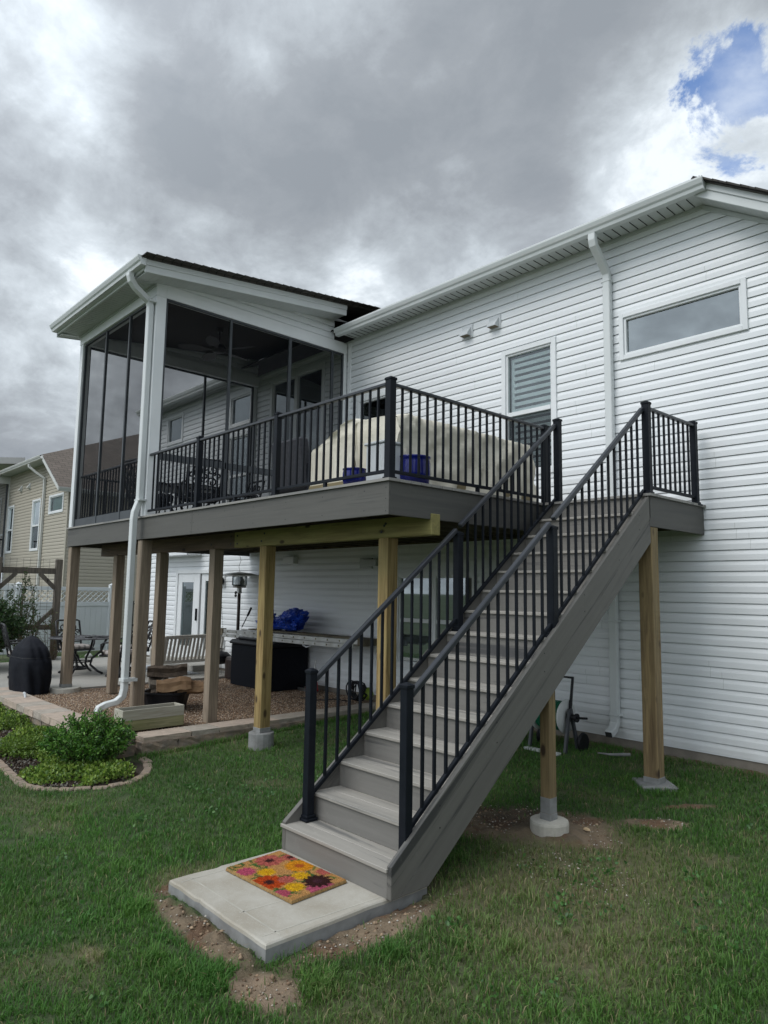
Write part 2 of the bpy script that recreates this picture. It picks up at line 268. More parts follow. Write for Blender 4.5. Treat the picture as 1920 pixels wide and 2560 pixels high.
# ------------------------------------------------------------------ mesh helpers
class MB:
    def __init__(s): s.v = []; s.f = []
    def add(s, vs, fs):
        o = len(s.v); s.v += [tuple(v) for v in vs]; s.f += [tuple(o+i for i in f) for f in fs]; return s
    def box(s, x0, x1, y0, y1, z0, z1):
        return s.add([(x0, y0, z0), (x1, y0, z0), (x1, y1, z0), (x0, y1, z0), (x0, y0, z1), (x1, y0, z1), (x1, y1, z1), (x0, y1, z1)],
                     [(0, 3, 2, 1), (4, 5, 6, 7), (0, 1, 5, 4), (1, 2, 6, 5), (2, 3, 7, 6), (3, 0, 4, 7)])
    def bar(s, a, b, wd, h, up=(0, 0, 1)):
        a, b = Vector(a), Vector(b); d = (b-a).normalized(); up = Vector(up); sd = d.cross(up)
        if sd.length < 1e-4: sd = d.cross(Vector((1, 0, 0)))
        sd.normalize(); u = sd.cross(d).normalized(); sd = sd*wd/2; u = u*h/2
        return s.add([a-sd-u, a+sd-u, a+sd+u, a-sd+u, b-sd-u, b+sd-u, b+sd+u, b-sd+u], [(0, 1, 2, 3), (4, 7, 6, 5), (0, 4, 5, 1), (1, 5, 6, 2), (2, 6, 7, 3), (3, 7, 4, 0)])
    def tube(s, pts, r, n=8, cap=True):
        pts = [Vector(p) for p in pts]; k = len(pts); rs = r if isinstance(r, (list, tuple)) else [r]*k; rings = []; prev = None
        for i, p in enumerate(pts):
            d = (pts[min(i+1, k-1)]-pts[max(i-1, 0)]).normalized()
            if prev is None: a = d.cross(Vector((0, 0, 1))); a = a if a.length > .05 else d.cross(Vector((1, 0, 0)))
            else: a = prev-d*prev.dot(d); a = a if a.length > 1e-5 else d.cross(Vector((.3, .9, .2)))
            a.normalize(); prev = a; bb = d.cross(a)
            rings.append([p+(a*math.cos(t)+bb*math.sin(t))*rs[i] for t in [2*math.pi*j/n for j in range(n)]])
        vs = [q for rg in rings for q in rg]; fs = []
        for i in range(k-1):
            for j in range(n): fs.append((i*n+j, i*n+(j+1) % n, (i+1)*n+(j+1) % n, (i+1)*n+j))
        if cap: fs += [tuple(range(n-1, -1, -1)), tuple((k-1)*n+j for j in range(n))]
        return s.add(vs, fs)
    def rtube(s, pts, wd, h, side):      # rectangular section duct following a path; side = constant side vector
        pts = [Vector(p) for p in pts]; k = len(pts); sd = Vector(side).normalized(); vs = []; fs = []
        for i, p in enumerate(pts):
            d = (pts[min(i+1, k-1)]-pts[max(i-1, 0)]).normalized(); u = sd.cross(d).normalized()
            vs += [p-sd*wd/2-u*h/2, p+sd*wd/2-u*h/2, p+sd*wd/2+u*h/2, p-sd*wd/2+u*h/2]
        for i in range(k-1):
            for j in range(4): fs.append((i*4+j, i*4+(j+1) % 4, i*4+4+(j+1) % 4, i*4+4+j))
        fs += [(3, 2, 1, 0), tuple((k-1)*4+j for j in range(4))]
        return s.add(vs, fs)
    def lathe(s, prof, c=(0, 0, 0), n=24, ax='Z', sq=None):
        vs = []; fs = []
        for (r, h) in prof:
            for j in range(n):
                t = 2*math.pi*j/n; rr = r*(sq(t) if sq else 1); a, b_ = rr*math.cos(t), rr*math.sin(t)
                vs.append({'Z': (c[0]+a, c[1]+b_, c[2]+h), 'X': (c[0]+h, c[1]+a, c[2]+b_), 'Y': (c[0]+a, c[1]+h, c[2]+b_)}[ax])
        for i in range(len(prof)-1):
            for j in range(n): fs.append((i*n+j, i*n+(j+1) % n, (i+1)*n+(j+1) % n, (i+1)*n+j))
        fs += [tuple(range(n-1, -1, -1)), tuple((len(prof)-1)*n+j for j in range(n))]
        return s.add(vs, fs)
    def prism(s, poly, a, b, ax='X'):    # polygon in the other two axes, extruded along ax
        mk = {'X': lambda p, t: (t, p[0], p[1]), 'Y': lambda p, t: (p[0], t, p[1]), 'Z': lambda p, t: (p[0], p[1], t)}[ax]
        n = len(poly); vs = [mk(p, a) for p in poly]+[mk(p, b) for p in poly]
        return s.add(vs, [tuple(range(n-1, -1, -1)), tuple(range(n, 2*n))]+[(i, (i+1) % n, n+(i+1) % n, n+i) for i in range(n)])
def obj(name, mb, mat, parent=None, world=True, bev=0., smooth=False, label=None, fixn=True):
    me = bpy.data.meshes.new(name); vs = mb.v
    off = parent.get('_loc') if parent is not None else None
    if parent is not None and world and off is not None: ox, oy, oz = off; vs = [(v[0]-ox, v[1]-oy, v[2]-oz) for v in vs]
    me.from_pydata(vs, [], mb.f)
    if fixn or bev:
        bm = bmesh.new(); bm.from_mesh(me)
        if fixn: bmesh.ops.recalc_face_normals(bm, faces=bm.faces)
        if bev:
            es = [e for e in bm.edges if len(e.link_faces) == 2 and e.calc_face_angle(0) > .6]
            bmesh.ops.bevel(bm, geom=es, offset=bev, segments=1, affect='EDGES', clamp_overlap=True)
        bm.to_mesh(me); bm.free()
    me.materials.append(MT[mat])
    if smooth: me.polygons.foreach_set('use_smooth', [True]*len(me.polygons))
    o = bpy.data.objects.new(name, me); COL.objects.link(o)
    if parent is not None:
        o.parent = parent; o['_loc'] = off if off is not None else (0, 0, 0)
    else: o['_loc'] = (0, 0, 0)
    if label: o['label'] = label
    return o
def thing(name, label, cat, loc=(0, 0, 0), rz=0., group=None):
    o = bpy.data.objects.new(name, None); COL.objects.link(o); o.location = loc; o.rotation_euler = (0, 0, rz); o.empty_display_size = .1
    o['label'] = label; o['category'] = cat; o['_loc'] = tuple(loc) if rz == 0 else (0, 0, 0)
    if group: o['group'] = group
    return o
def tag(o, label, cat, group=None):
    o['label'] = label; o['category'] = cat
    if group: o['group'] = group
    return o
def struct(o): o['kind'] = 'structure'; return o
def stuff(o, label=None, cat=None):
    o['kind'] = 'stuff'
    if label: o['label'] = label
    if cat: o['category'] = cat
    return o
def copy_tree(o, parent=None):
    c = o.copy(); COL.objects.link(c); c.parent = parent
    for ch in list(o.children): copy_tree(ch, c)
    return c
def box(name, mat, parent, *a, bev=0., label=None): return obj(name, MB().box(*a), mat, parent, bev=bev, label=label)
def fastmesh(name, V, F, mat, cols=None, smooth=False):
    # V (n,3); F (m,k) same-size faces
    me = bpy.data.meshes.new(name); k = F.shape[1]; me.vertices.add(len(V)); me.vertices.foreach_set('co', V.astype(np.float32).ravel())
    me.loops.add(F.size); me.loops.foreach_set('vertex_index', F.astype(np.int32).ravel()); me.polygons.add(len(F))
    me.polygons.foreach_set('loop_start', np.arange(0, F.size, k, dtype=np.int32))
    if smooth: me.polygons.foreach_set('use_smooth', np.ones(len(F), dtype=bool))
    me.update(calc_edges=True)
    if cols is not None:
        ca = me.color_attributes.new('Col', 'FLOAT_COLOR', 'POINT'); c4 = np.ones((len(V), 4), np.float32); c4[:, :3] = cols; ca.data.foreach_set('color', c4.ravel())
    me.materials.append(MT[mat]); o = bpy.data.objects.new(name, me); COL.objects.link(o); o['_loc'] = (0, 0, 0); return o

# ------------------------------------------------------------------ ground
def g(x, y): return .1+.033*np.clip(y, -14, 2)
_tab = rng.random((256, 256))
def vnoise(x, y, s, seed=0):
    x = np.asarray(x)*s+seed*17.3; y = np.asarray(y)*s+seed*9.1; xi = np.floor(x).astype(int); yi = np.floor(y).astype(int); fx = x-xi; fy = y-yi
    fx = fx*fx*(3-2*fx); fy = fy*fy*(3-2*fy); t = lambda a, b: _tab[a % 256, b % 256]
    return (t(xi, yi)*(1-fx)+t(xi+1, yi)*fx)*(1-fy)+(t(xi, yi+1)*(1-fx)+t(xi+1, yi+1)*fx)*fy
def fbm(x, y, s, o=4, seed=0): return sum(vnoise(x, y, s*2**i, seed+i)/2**i for i in range(o))/sum(1/2**i for i in range(o))
def ell(x, y, cx, cy, rx, ry, a=0.):
    c, s_ = math.cos(a), math.sin(a); u = (x-cx)*c+(y-cy)*s_; v = -(x-cx)*s_+(y-cy)*c; return np.sqrt((u/rx)**2+(v/ry)**2)
def ss(a, b, x): t = np.clip((x-a)/(b-a), 0, 1); return t*t*(3-2*t)
def dirt(x, y):     # 1 = bare soil
    n = (fbm(x, y, 3.2, 4, 3)-.5)*1.7
    d = np.zeros_like(x)
    for (cx_, cy_, rx, ry, a) in [(-.18, -2.78, .66, .40, .25), (.42, -2.15, .34, .12, .7), (.07, -4.95, .13, .75, -.05), (.12, -5.72, .24, .17, .3), (-.62, -5.70, .70, .095, .03),
                                  (.40, -1.55, .28, .07, .9), (-.75, -3.2, .45, .5, 0.), (-1.2, -5.55, .12, .14, 0)]:
        d = np.maximum(d, ss(1.25, .62, ell(x, y, cx_, cy_, rx, ry, a)+n*.55))
    d = np.maximum(d, ss(.34, .05, np.abs(y+.02))*ss(-5.2, -4.5, x)*.85*ss(.25, .6, fbm(x, y, 5, 3, 8)+.25))
    return d
def thin(x, y):     # 0..1 worn/yellow lawn
    n = fbm(x, y, 1.6, 4, 11)
    t = ss(1.2, .3, ell(x, y, .62, -3.75, 1.0, 1.5, .25))*.95
    t = np.maximum(t, ss(1.2, .3, ell(x, y, .95, -5.3, .8, .9, 0))*.45)
    t = np.maximum(t, ss(1.3, .3, ell(x, y, -1.35, -5.4, .22, .3, 0))*.7); t = np.maximum(t, ss(1.3, .3, ell(x, y, -.78, -6.22, .12, .06, 0))*.9)
    return np.clip(t*(.35+1.1*n)+ss(.56, .80, n)*.35, 0, 1)
def H2(x, y, s, seed): return float(fbm(np.array([x]), np.array([y]), s, 3, seed)[0])-.5
def ridge(x, y, sc, seed): return 1-2*abs(float(vnoise(np.array([x]), np.array([y]), sc, seed)[0])*2-1)
SLAB = [(-1.17, -5.59), (-.056, -5.59), (-.035, -4.38), (-1.15, -4.38)]
def inslab(x, y, m=.0): return (x > -1.17-m) & (x < -.05+m+.07*(y+5.59)/1.2) & (y > -5.59-m) & (y < -4.40+m)
EDG = [(-9.6, -5.62), (-8.6, -5.50), (-7.4, -5.47), (-6.3, -5.47), (-5.56, -5.46), (-5.0, -5.5), (-4.4, -5.53), (-4.12, -5.45), (-3.88, -5.22), (-3.74, -4.95), (-3.76, -4.72), (-3.90, -4.52), (-4.12, -4.38), (-4.38, -4.28), (-4.62, -4.24)]
_e = np.array(EDG)
def inbed(x, y, m=0.):
    yl_ = np.interp(x, _e[:9, 0], _e[:9, 1]); a = (x < -4.0) & (y > yl_+m) & (y < -4.45-m)
    b_ = ell(x, y, -4.35, -4.9, .58-m, .55-m) < 1
    return ((a & (x > -9.6)) | b_) & (y < -4.2)
def ax_(segs):
    a = []
    for (s, e_, n) in segs: a.append(np.linspace(s, e_, n, endpoint=False))
    return np.concatenate(a+[np.array([segs[-1][1]])])
gx = ax_([(-500, -40, 12), (-40, -10, 30), (-10, -5, 60), (-5, -1.5, 120), (-1.5, 1.2, 160), (1.2, 3, 60), (3, 10, 20), (10, 500, 12)]); gy = ax_([(-500, -12, 12), (-12, -7, 40), (-7, -6, 40), (-6, -5.2, 60), (-5.2, .2, 180), (.2, 8, 12), (8, 500, 14)])
X, Y = np.meshgrid(gx, gy, indexing='ij'); xs, ys = X.ravel(), Y.ravel()
D = dirt(xs, ys); T = thin(xs, ys); bed = inbed(xs, ys)
def gz(x, y):
    z = g(x, y)+dirt(x, y)*(.055*(fbm(x, y, 13, 4, 5)-.42))+(fbm(x, y, .8, 2, 2)-.5)*.02*(np.abs(x) < 12)
    mm = ss(.15, .02, np.abs(y+5.67))*(x > -1.18)*(x < -.05); return z+mm*(.01+.085*np.clip(fbm(x, y, 17, 3, 4)-.25, 0, 1))
Z = gz(xs, ys)
Z = Z+ss(.36, .17, np.hypot(xs+.065, ys+2.965))*.035; Z = np.where(inslab(xs, ys, -.02), -.14, Z)
gc = np.array([.045, .085, .022]); sc_ = np.array([.25, .185, .12]); yc = np.array([.20, .18, .095]); bc = np.array([.055, .042, .030])
red = fbm(xs, ys, 4, 3, 21)[:, None]; soil = sc_*(.7+.5*fbm(xs, ys, 6, 3, 9)[:, None])*(1-.35*(red > .6))*np.where(red > .66, np.array([[1.12, .86, .76]]), 1.)
sandm = np.maximum(ss(1.1, .5, ell(xs, ys, .13, -5.72, .26, .16, .3)), ss(1.1, .4, ell(xs, ys, .22, -4.85, .10, .5, 0)))[:, None]; soil = soil*(1-sandm)+np.array([.30, .22, .15])*sandm
darkm = ss(1.2, .5, ell(xs, ys, -.55, -2.8, .5, .4, 0))[:, None]; soil = soil*(1-.55*darkm)  # soil colour darker in a patch under the stairs
Cc = gc*(1-T[:, None])+yc*T[:, None]; Cc = Cc*(1-D[:, None])+soil*D[:, None]; Cc = np.where(bed[:, None], bc, Cc)
nx, ny = len(gx), len(gy); ii, jj = np.meshgrid(np.arange(nx-1), np.arange(ny-1), indexing='ij'); q = (ii*ny+jj).ravel()
F_ = np.stack([q, q+ny, q+ny+1, q+1], 1)
lawn = struct(fastmesh('ground', np.stack([xs, ys, Z], 1), F_, 'ground', Cc, True))

# grass blades
def grass(name, pts, hmin, hmax, wd, colfn, seed=0):
    r = np.random.default_rng(seed); n = len(pts); x, y = pts[:, 0], pts[:, 1]; h = r.uniform(hmin, hmax, n)*(.75+.6*fbm(x, y, 2.2, 3, 30)); a = r.uniform(0, 2*np.pi, n)
    lean = r.uniform(.1, 1.0, n); la = a+r.normal(0, .5, n)+1.57; wdt = wd*r.uniform(.7, 1.3, n)
    if callable(hmax): pass
    z = g(x, y)-.004; dx, dy = np.cos(a)*wdt/2, np.sin(a)*wdt/2; ox, oy = np.cos(la)*lean*h, np.sin(la)*lean*h
    P = np.zeros((n, 5, 3)); P[:, 0] = np.stack([x-dx, y-dy, z], 1); P[:, 1] = np.stack([x+dx, y+dy, z], 1)
    P[:, 2] = np.stack([x+dx*.8+ox*.35, y+dy*.8+oy*.35, z+h*.62], 1); P[:, 3] = np.stack([x-dx*.8+ox*.35, y-dy*.8+oy*.35, z+h*.62], 1); P[:, 4] = np.stack([x+ox, y+oy, z+h*(1-.25*lean)], 1)
    b_ = np.arange(n)[:, None]*5; T3 = np.concatenate([b_+[0, 1, 2], b_+[0, 2, 3], b_+[3, 2, 4]], 0)
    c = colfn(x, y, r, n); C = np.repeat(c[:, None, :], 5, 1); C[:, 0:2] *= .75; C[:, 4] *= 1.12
    return stuff(fastmesh(name, P.reshape(-1, 3), T3, 'blade', C.reshape(-1, 3)), None)
def gcol(x, y, r, n):
    t = thin(x, y); base = np.array([.045, .140, .022]); lite = np.array([.110, .255, .045]); straw = np.array([.34, .29, .16])
    k = r.random((n, 1)); pch = fbm(x, y, .9, 3, 40)[:, None]; c = base*(1-k)+lite*k; c = c*(.62+.72*pch)*(1+(np.array([[.25, .05, .1]])*(fbm(x, y, 3.5, 2, 44)[:, None]-.5)*2))
    ol = np.array([.21, .225, .085]); q = np.clip(t*1.0+r.normal(0, .12, n), 0, 1)[:, None]*.8; c = c*(1-q)+ol*q
    s_ = (r.random(n) < (.035+.22*t))[:, None]; return np.where(s_, straw*r.uniform(.6, 1.15, (n, 1)), c)
n0 = 1700000; px_ = rng.uniform(-16, 6.5, n0); py_ = rng.uniform(-9.2, .6, n0)
dist = np.sqrt((px_-CP.x)**2+(py_-CP.y)**2+3.6)
ang = np.degrees(np.arctan2(-(px_-CP.x), py_-CP.y))       # 0 = +y, 90 = -x
keep = rng.random(n0) < np.clip((4.2/dist)**1.5, 0, 1)
keep &= (ang > 5) & (ang < 95) | (dist < 2.2)
Dp = dirt(px_, py_); Tp = thin(px_, py_); clump = fbm(px_, py_, 9, 2, 50)
keep &= rng.random(n0) > np.clip(Dp*1.05*(.75+.5*fbm(px_, py_, 16, 2, 51)), 0, .99)
keep &= rng.random(n0) > Tp*.72
keep &= ~inslab(px_, py_, .012) & ~inbed(px_, py_, -.03)
keep &= ~((px_ < -4.62) & (py_ > -4.68) & (px_ > -14.4)) & ~((py_ > -.08) & (px_ > -14)) & (clump > .22)
keep &= ~((px_ > -14.6) & (px_ < -9.3) & (py_ > -5.3))
gp = np.stack([px_, py_], 1)[keep]
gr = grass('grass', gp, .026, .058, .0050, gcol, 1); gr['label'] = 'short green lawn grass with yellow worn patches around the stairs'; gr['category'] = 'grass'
# taller tufts hugging the slab, posts and wall
tp = []
def ring(cx_, cy_, r0, r1, n):
    a = rng.uniform(0, 2*np.pi, n); rr = rng.uniform(r0, r1, n); tp.append(np.stack([cx_+rr*np.cos(a), cy_+rr*np.sin(a)], 1))
for (cx_, cy_, r1, n) in [(-.12, -5.86, .14, 900), (.32, -5.52, .13, 500), (-1.1, -5.8, .12, 400), (-.3, -5.98, .12, 500), (.34, -5.05, .10, 250), (-1.25, -4.9, .10, 300), (-.5, -6.0, .1, 300), (.55, -4.7, .1, 150)]: ring(cx_, cy_, 0, r1, n)
ring(-.07, -1.2, .17, .34, 900); ring(-.065, -2.965, .17, .24, 60); ring(-4.02, -3.03, .16, .26, 350)
u_ = rng.uniform(-4.4, 2.2, 2600); tp.append(np.stack([u_, -.10+rng.normal(0, .05, 2600)-.06], 1)); u_ = rng.uniform(-4.3, -.4, 2200); tp.append(np.stack([np.full(2200, -4.64)+rng.uniform(0, .07, 2200), u_], 1))
for (cx_, cy_) in rng.uniform((-4, -7.2), (2.6, -.6), (110, 2)): ring(cx_, cy_, 0, rng.uniform(.05, .14), 45)
tp = np.concatenate(tp); k = ~inslab(tp[:, 0], tp[:, 1], .01) & (dirt(tp[:, 0], tp[:, 1]) < .75) & (tp[:, 1] < -.06); tp = tp[k]
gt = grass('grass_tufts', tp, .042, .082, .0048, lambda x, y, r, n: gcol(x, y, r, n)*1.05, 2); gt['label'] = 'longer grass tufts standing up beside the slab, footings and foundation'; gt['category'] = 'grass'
wdp = []
for (cx_, cy_) in rng.uniform((-5.5, -7.4), (3., -.9), (120, 2)):
    if dirt(np.array([cx_]), np.array([cy_]))[0] > .3 or inslab(np.array([cx_]), np.array([cy_]), .1)[0] or (cx_ < -3.6 and cy_ > -5.7): continue
    k_ = rng.integers(10, 34); rr_ = rng.uniform(.03, .10); wdp.append(np.stack([cx_+rng.normal(0, rr_, k_), cy_+rng.normal(0, rr_, k_)], 1))
WEED = np.concatenate(wdp)
# dry straw lying on the soil
ns = 2600; sxy = rng.uniform((-1.3, -6.3), (1.6, -1.6), (26000, 2)); k = (rng.random(26000) < (.35*dirt(sxy[:, 0], sxy[:, 1])+.22*thin(sxy[:, 0], sxy[:, 1]))*.5) & ~inslab(sxy[:, 0], sxy[:, 1], .02); sxy = sxy[k][:ns]; n = len(sxy)
a = rng.uniform(0, 2*np.pi, n); l = rng.uniform(.02, .075, n); z0 = gz(sxy[:, 0], sxy[:, 1])+.010; P = np.zeros((n, 3, 3))
P[:, 0] = np.stack([sxy[:, 0], sxy[:, 1], z0], 1); P[:, 1] = P[:, 0]+np.stack([-np.sin(a)*.003, np.cos(a)*.003, np.zeros(n)], 1); P[:, 2] = P[:, 0]+np.stack([np.cos(a)*l, np.sin(a)*l, rng.uniform(0, .012, n)], 1)
st_ = stuff(fastmesh('dry_straw', P.reshape(-1, 3), np.arange(3*n).reshape(-1, 3), 'blade', np.repeat(np.array([.30, .25, .15])*rng.uniform(.5, 1.2, (n, 1)), 3, 0)), 'dry straw scattered over the bare soil by the slab and footing', 'straw')
# pebbles and crumbs on the soil (stuff)
def pebbles(name, xy, z, smin, smax, cols, label, cat, seed=3):
    r = np.random.default_rng(seed); n = len(xy); O = np.array([[1, 0, 0], [0, 1, 0], [-1, 0, 0], [0, -1, 0], [0, 0, 1], [0, 0, -.6]], float)
    s_ = r.uniform(smin, smax, (n, 1, 1)); jit = r.uniform(.6, 1.25, (n, 6, 1)); aa = r.uniform(0, 6.28, n); c_, si = np.cos(aa)[:, None], np.sin(aa)[:, None]
    V = O[None]*s_*jit; V = np.stack([V[:, :, 0]*c_-V[:, :, 1]*si, V[:, :, 0]*si+V[:, :, 1]*c_, V[:, :, 2]*.75], 2); V[:, :, 0] += xy[:, :1]; V[:, :, 1] += xy[:, 1:2]; V[:, :, 2] += z[:, None]
    Fb = np.array([[0, 1, 4], [1, 2, 4], [2, 3, 4], [3, 0, 4], [1, 0, 5], [2, 1, 5], [3, 2, 5], [0, 3, 5]]); F3 = (Fb[None]+6*np.arange(n)[:, None, None]).reshape(-1, 3)
    C = np.asarray(cols)[r.integers(0, len(cols), n)]*r.uniform(.75, 1.2, (n, 1)); return stuff(fastmesh(name, V.reshape(-1, 3), F3, 'coir', np.repeat(C, 6, 0)), label, cat)
pxy = rng.uniform((-1.3, -6), (1.3, -1.7), (40000, 2)); dd_ = dirt(pxy[:, 0], pxy[:, 1]); spk = ss(1.1, .3, ell(pxy[:, 0], pxy[:, 1], .45, -3.45, .65, .45, 0)); k = (rng.random(40000) < dd_*.16+spk*.20) & ~inslab(pxy[:, 0], pxy[:, 1], .01) & (ell(pxy[:, 0], pxy[:, 1], -.065, -2.965, .17, .17) > 1)
pxy = pxy[k]; pebbles('soil_crumbs', pxy, gz(pxy[:, 0], pxy[:, 1])+.003, .003, .011, [(.30, .24, .18), (.42, .38, .32), (.14, .09, .06), (.20, .12, .08), (.5, .47, .42)], 'pale stone crumbs and clods on the bare soil', 'soil')
clx = np.concatenate([rng.uniform((-1.25, -5.86), (.25, -5.62), (520, 2)), rng.uniform((-.05, -5.7), (.22, -4.2), (420, 2)), rng.uniform((-.9, -3.2), (.6, -2.0), (700, 2))]); clx = clx[(dirt(clx[:, 0], clx[:, 1])*rng.random(len(clx)) > .66) & ~inslab(clx[:, 0], clx[:, 1], .01)]
pebbles('soil_clods', clx, gz(clx[:, 0], clx[:, 1])+.001, .003, .020, [(.28, .20, .135), (.34, .25, .17), (.20, .14, .095)], 'broken brown soil clods heaped against the slab', 'soil', 5)
s_ = MB().lathe([(.01, 0), (.026, .006), (.022, .018), (.006, .024)], (.10, -2.69, float(g(.1, -2.69))+.004), 7, sq=lambda t: 1+.3*math.cos(2*t+.4)); tag(obj('stone', s_, 'tan_stone'), 'small pale tan stone lying on the bare soil beside the round footing', 'stone')

# gravel bed and patio
nx_, ny_ = 110, 110; X, Y = np.meshgrid(np.linspace(-9.3, -4.9, nx_), np.linspace(-4.32, -.002, ny_), indexing='ij'); xs, ys = X.ravel(), Y.ravel()
Zg = .112+.022*(fbm(xs, ys, 1.6, 3, 60)-.5)+.012*(fbm(xs, ys, 9, 2, 61)-.5); q = (np.arange(nx_-1)[:, None]*ny_+np.arange(ny_-1)[None]).ravel()
gv = struct(fastmesh('gravel', np.stack([xs, ys, Zg], 1), np.stack([q, q+ny_, q+ny_+1, q+1], 1), 'gravel', None, True))
pg = rng.uniform((-9.25, -4.2), (-4.98, -.05), (26000, 2)); pebbles('pea_gravel', pg, .118+.022*(fbm(pg[:, 0], pg[:, 1], 1.6, 3, 60)-.5), .006, .013, [(.34, .23, .15), (.50, .38, .27), (.20, .12, .08), (.62, .52, .42), (.38, .26, .17)], 'loose brown pea gravel spread under the deck', 'gravel', 9)
pat = MB().box(-14.3, -9.285, -5.4, -.002, -.05, .15); struct(obj('patio', pat, 'patio_concrete'))
struct(obj('patio_step', MB().box(-12.6, -10.3, -.62, -.02, .15, .27), 'patio_concrete', bev=.008))

# ------------------------------------------------------------------ siding
PROF = [(0., -.014), (.0, .015), (.060, .014), (.1068, .001), (.1068, -.014), (.1135, -.014)]   # (height above butt, outward)
CS = .1135
def siding(mb, a0, a1, z0, z1, openings=(), plane='Y', pos=0., sign=-1, top=None, zb=None):
    """dutch-lap courses; a = x (plane Y) or y (plane X); sign = outward direction; top(z)->(lo,hi) limits"""
    zb = z0 if zb is None else zb; k0 = int(math.floor((z0-zb)/CS+1e-6)); cuts = sorted({o_[2] for o_ in openings} | {o_[3] for o_ in openings})
    k = k0
    while zb+k*CS < z1-1e-4:
        pr = [(zb+k*CS+h, o_) for (h, o_) in PROF]; segs = []
        for (za, oa), (zc, oc) in zip(pr[:-1], pr[1:]):
            if zc-za < 1e-6: segs.append((za, oa, zc, oc)); continue
            za_, zc_ = max(za, z0), min(zc, z1)
            if zc_ <= za_: continue
            pts = [za_]+[c for c in cuts if za_+1e-5 < c < zc_-1e-5]+[zc_]
            f = lambda z: oa+(oc-oa)*(z-za)/(zc-za)
            for p, q_ in zip(pts[:-1], pts[1:]): segs.append((p, f(p), q_, f(q_)))
        for (p, op, q_, oq) in segs:
            if p < z0-1e-6 or q_ > z1+1e-6: continue
            zm = (p+q_)/2; iv = [(a0, a1)]
            for (b0, b1, c0, c1) in openings:
                if c0 < zm < c1:
                    nv = []
                    for (s0, s1) in iv:
                        if b1 <= s0 or b0 >= s1: nv.append((s0, s1)); continue
                        if b0 > s0: nv.append((s0, b0))
                        if b1 < s1: nv.append((b1, s1))
                    iv = nv
            for (s0, s1) in iv:
                lo0, hi0 = (s0, s1) if top is None else (max(s0, top(p)[0]), min(s1, top(p)[1])); lo1, hi1 = (s0, s1) if top is None else (max(s0, top(q_)[0]), min(s1, top(q_)[1]))
                if hi0-lo0 < 1e-4 and hi1-lo1 < 1e-4: continue
                P_ = (lambda a, z, o_: (a, pos+sign*o_, z)) if plane == 'Y' else (lambda a, z, o_: (pos+sign*o_, a, z))
                mb.add([P_(lo0, p, op), P_(hi0, p, op), P_(hi1, q_, oq), P_(lo1, q_, oq)], [(0, 1, 2, 3)])
        k += 1
    return mb
def frame4(mb, a0, a1, z0, z1, w_, y0, y1, plane='Y'):
    B_ = (lambda a, b_, c, d: mb.box(a, b_, y0, y1, c, d)) if plane == 'Y' else (lambda a, b_, c, d: mb.box(y0, y1, a, b_, c, d))
    B_(a0, a0+w_, z0, z1); B_(a1-w_, a1, z0, z1); B_(a0+w_, a1-w_, z0, z0+w_); B_(a0+w_, a1-w_, z1-w_, z1); return mb
def window(par, x0, x1, z0, z1, y=0., fr='white_trim', glass='window_glass', rail=None, back=None, fw=.07, label=None, mull=(), louver=None, backmat='interior', screen=False, depth=.35):
    mb = frame4(MB(), x0, x1, z0, z1, fw, y-.036, y+.05)
    for m_ in mull: mb.box(m_-.05, m_+.05, y-.034, y+.05, z0+fw, z1-fw)
    wf = obj('window', mb, fr, par, bev=.004, label=label)
    sash = frame4(MB(), x0+fw, x1-fw, z0+fw, z1-fw, .028, y-.014, y+.04)
    if rail: sash.box(x0+fw+.028, x1-fw-.028, y-.022, y+.04, rail-.03, rail+.03)
    obj('sash', sash, fr, wf, bev=.003)
    gl = MB().add([(x0+fw, y+.02, z0+fw), (x1-fw, y+.02, z0+fw), (x1-fw, y+.02, z1-fw), (x0+fw, y+.02, z1-fw)], [(0, 1, 2, 3)]); obj('pane', gl, glass, wf)
    if screen: obj('insect_screen', MB().add([(x0+fw, y-.002, z0+fw), (x1-fw, y-.002, z0+fw), (x1-fw, y-.002, rail-.03), (x0+fw, y-.002, rail-.03)], [(0, 1, 2, 3)]), 'insect_screen', wf)
    bk = MB(); a, b_, c, d = x0+.01, x1-.01, z0+.01, z1-.01; yb, yf = y+depth, y+.05
    bk.add([(a, yb, c), (b_, yb, c), (b_, yb, d), (a, yb, d), (a, yf, c), (b_, yf, c), (b_, yf, d), (a, yf, d)], [(0, 1, 2, 3), (4, 0, 3, 7), (1, 5, 6, 2), (3, 2, 6, 7), (4, 5, 1, 0)])
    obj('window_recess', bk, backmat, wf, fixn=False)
    if back: obj('blind', MB().box(x0+fw, x1-fw, y+.09, y+.10, back[0], back[1]), back[2], wf)
    if louver:
        lz0, lz1, pitch, mt = louver; lb = frame4(MB(), x0+fw+.03, x1-fw-.02, lz0, lz1, .05, y+.075, y+.105); z = lz0+.09
        while z < lz1-.08:
            lb.add([(x0+fw+.08, y+.058, z-.030), (x1-fw-.07, y+.058, z-.030), (x1-fw-.07, y+.076, z+.026), (x0+fw+.08, y+.076, z+.026), (x0+fw+.08, y+.066, z-.033), (x1-fw-.07, y+.066, z-.033), (x1-fw-.07, y+.084, z+.023), (x0+fw+.08, y+.084, z+.023)],
                   [(0, 1, 2, 3), (4, 7, 6, 5), (0, 4, 5, 1), (2, 6, 7, 3)]); z += pitch
        obj('shutter', lb, mt, wf)
    return wf
MP = .667; MA = .42; ZE = 6.41; YE = -.50; XH = .28     # eave gutter height, hip corner
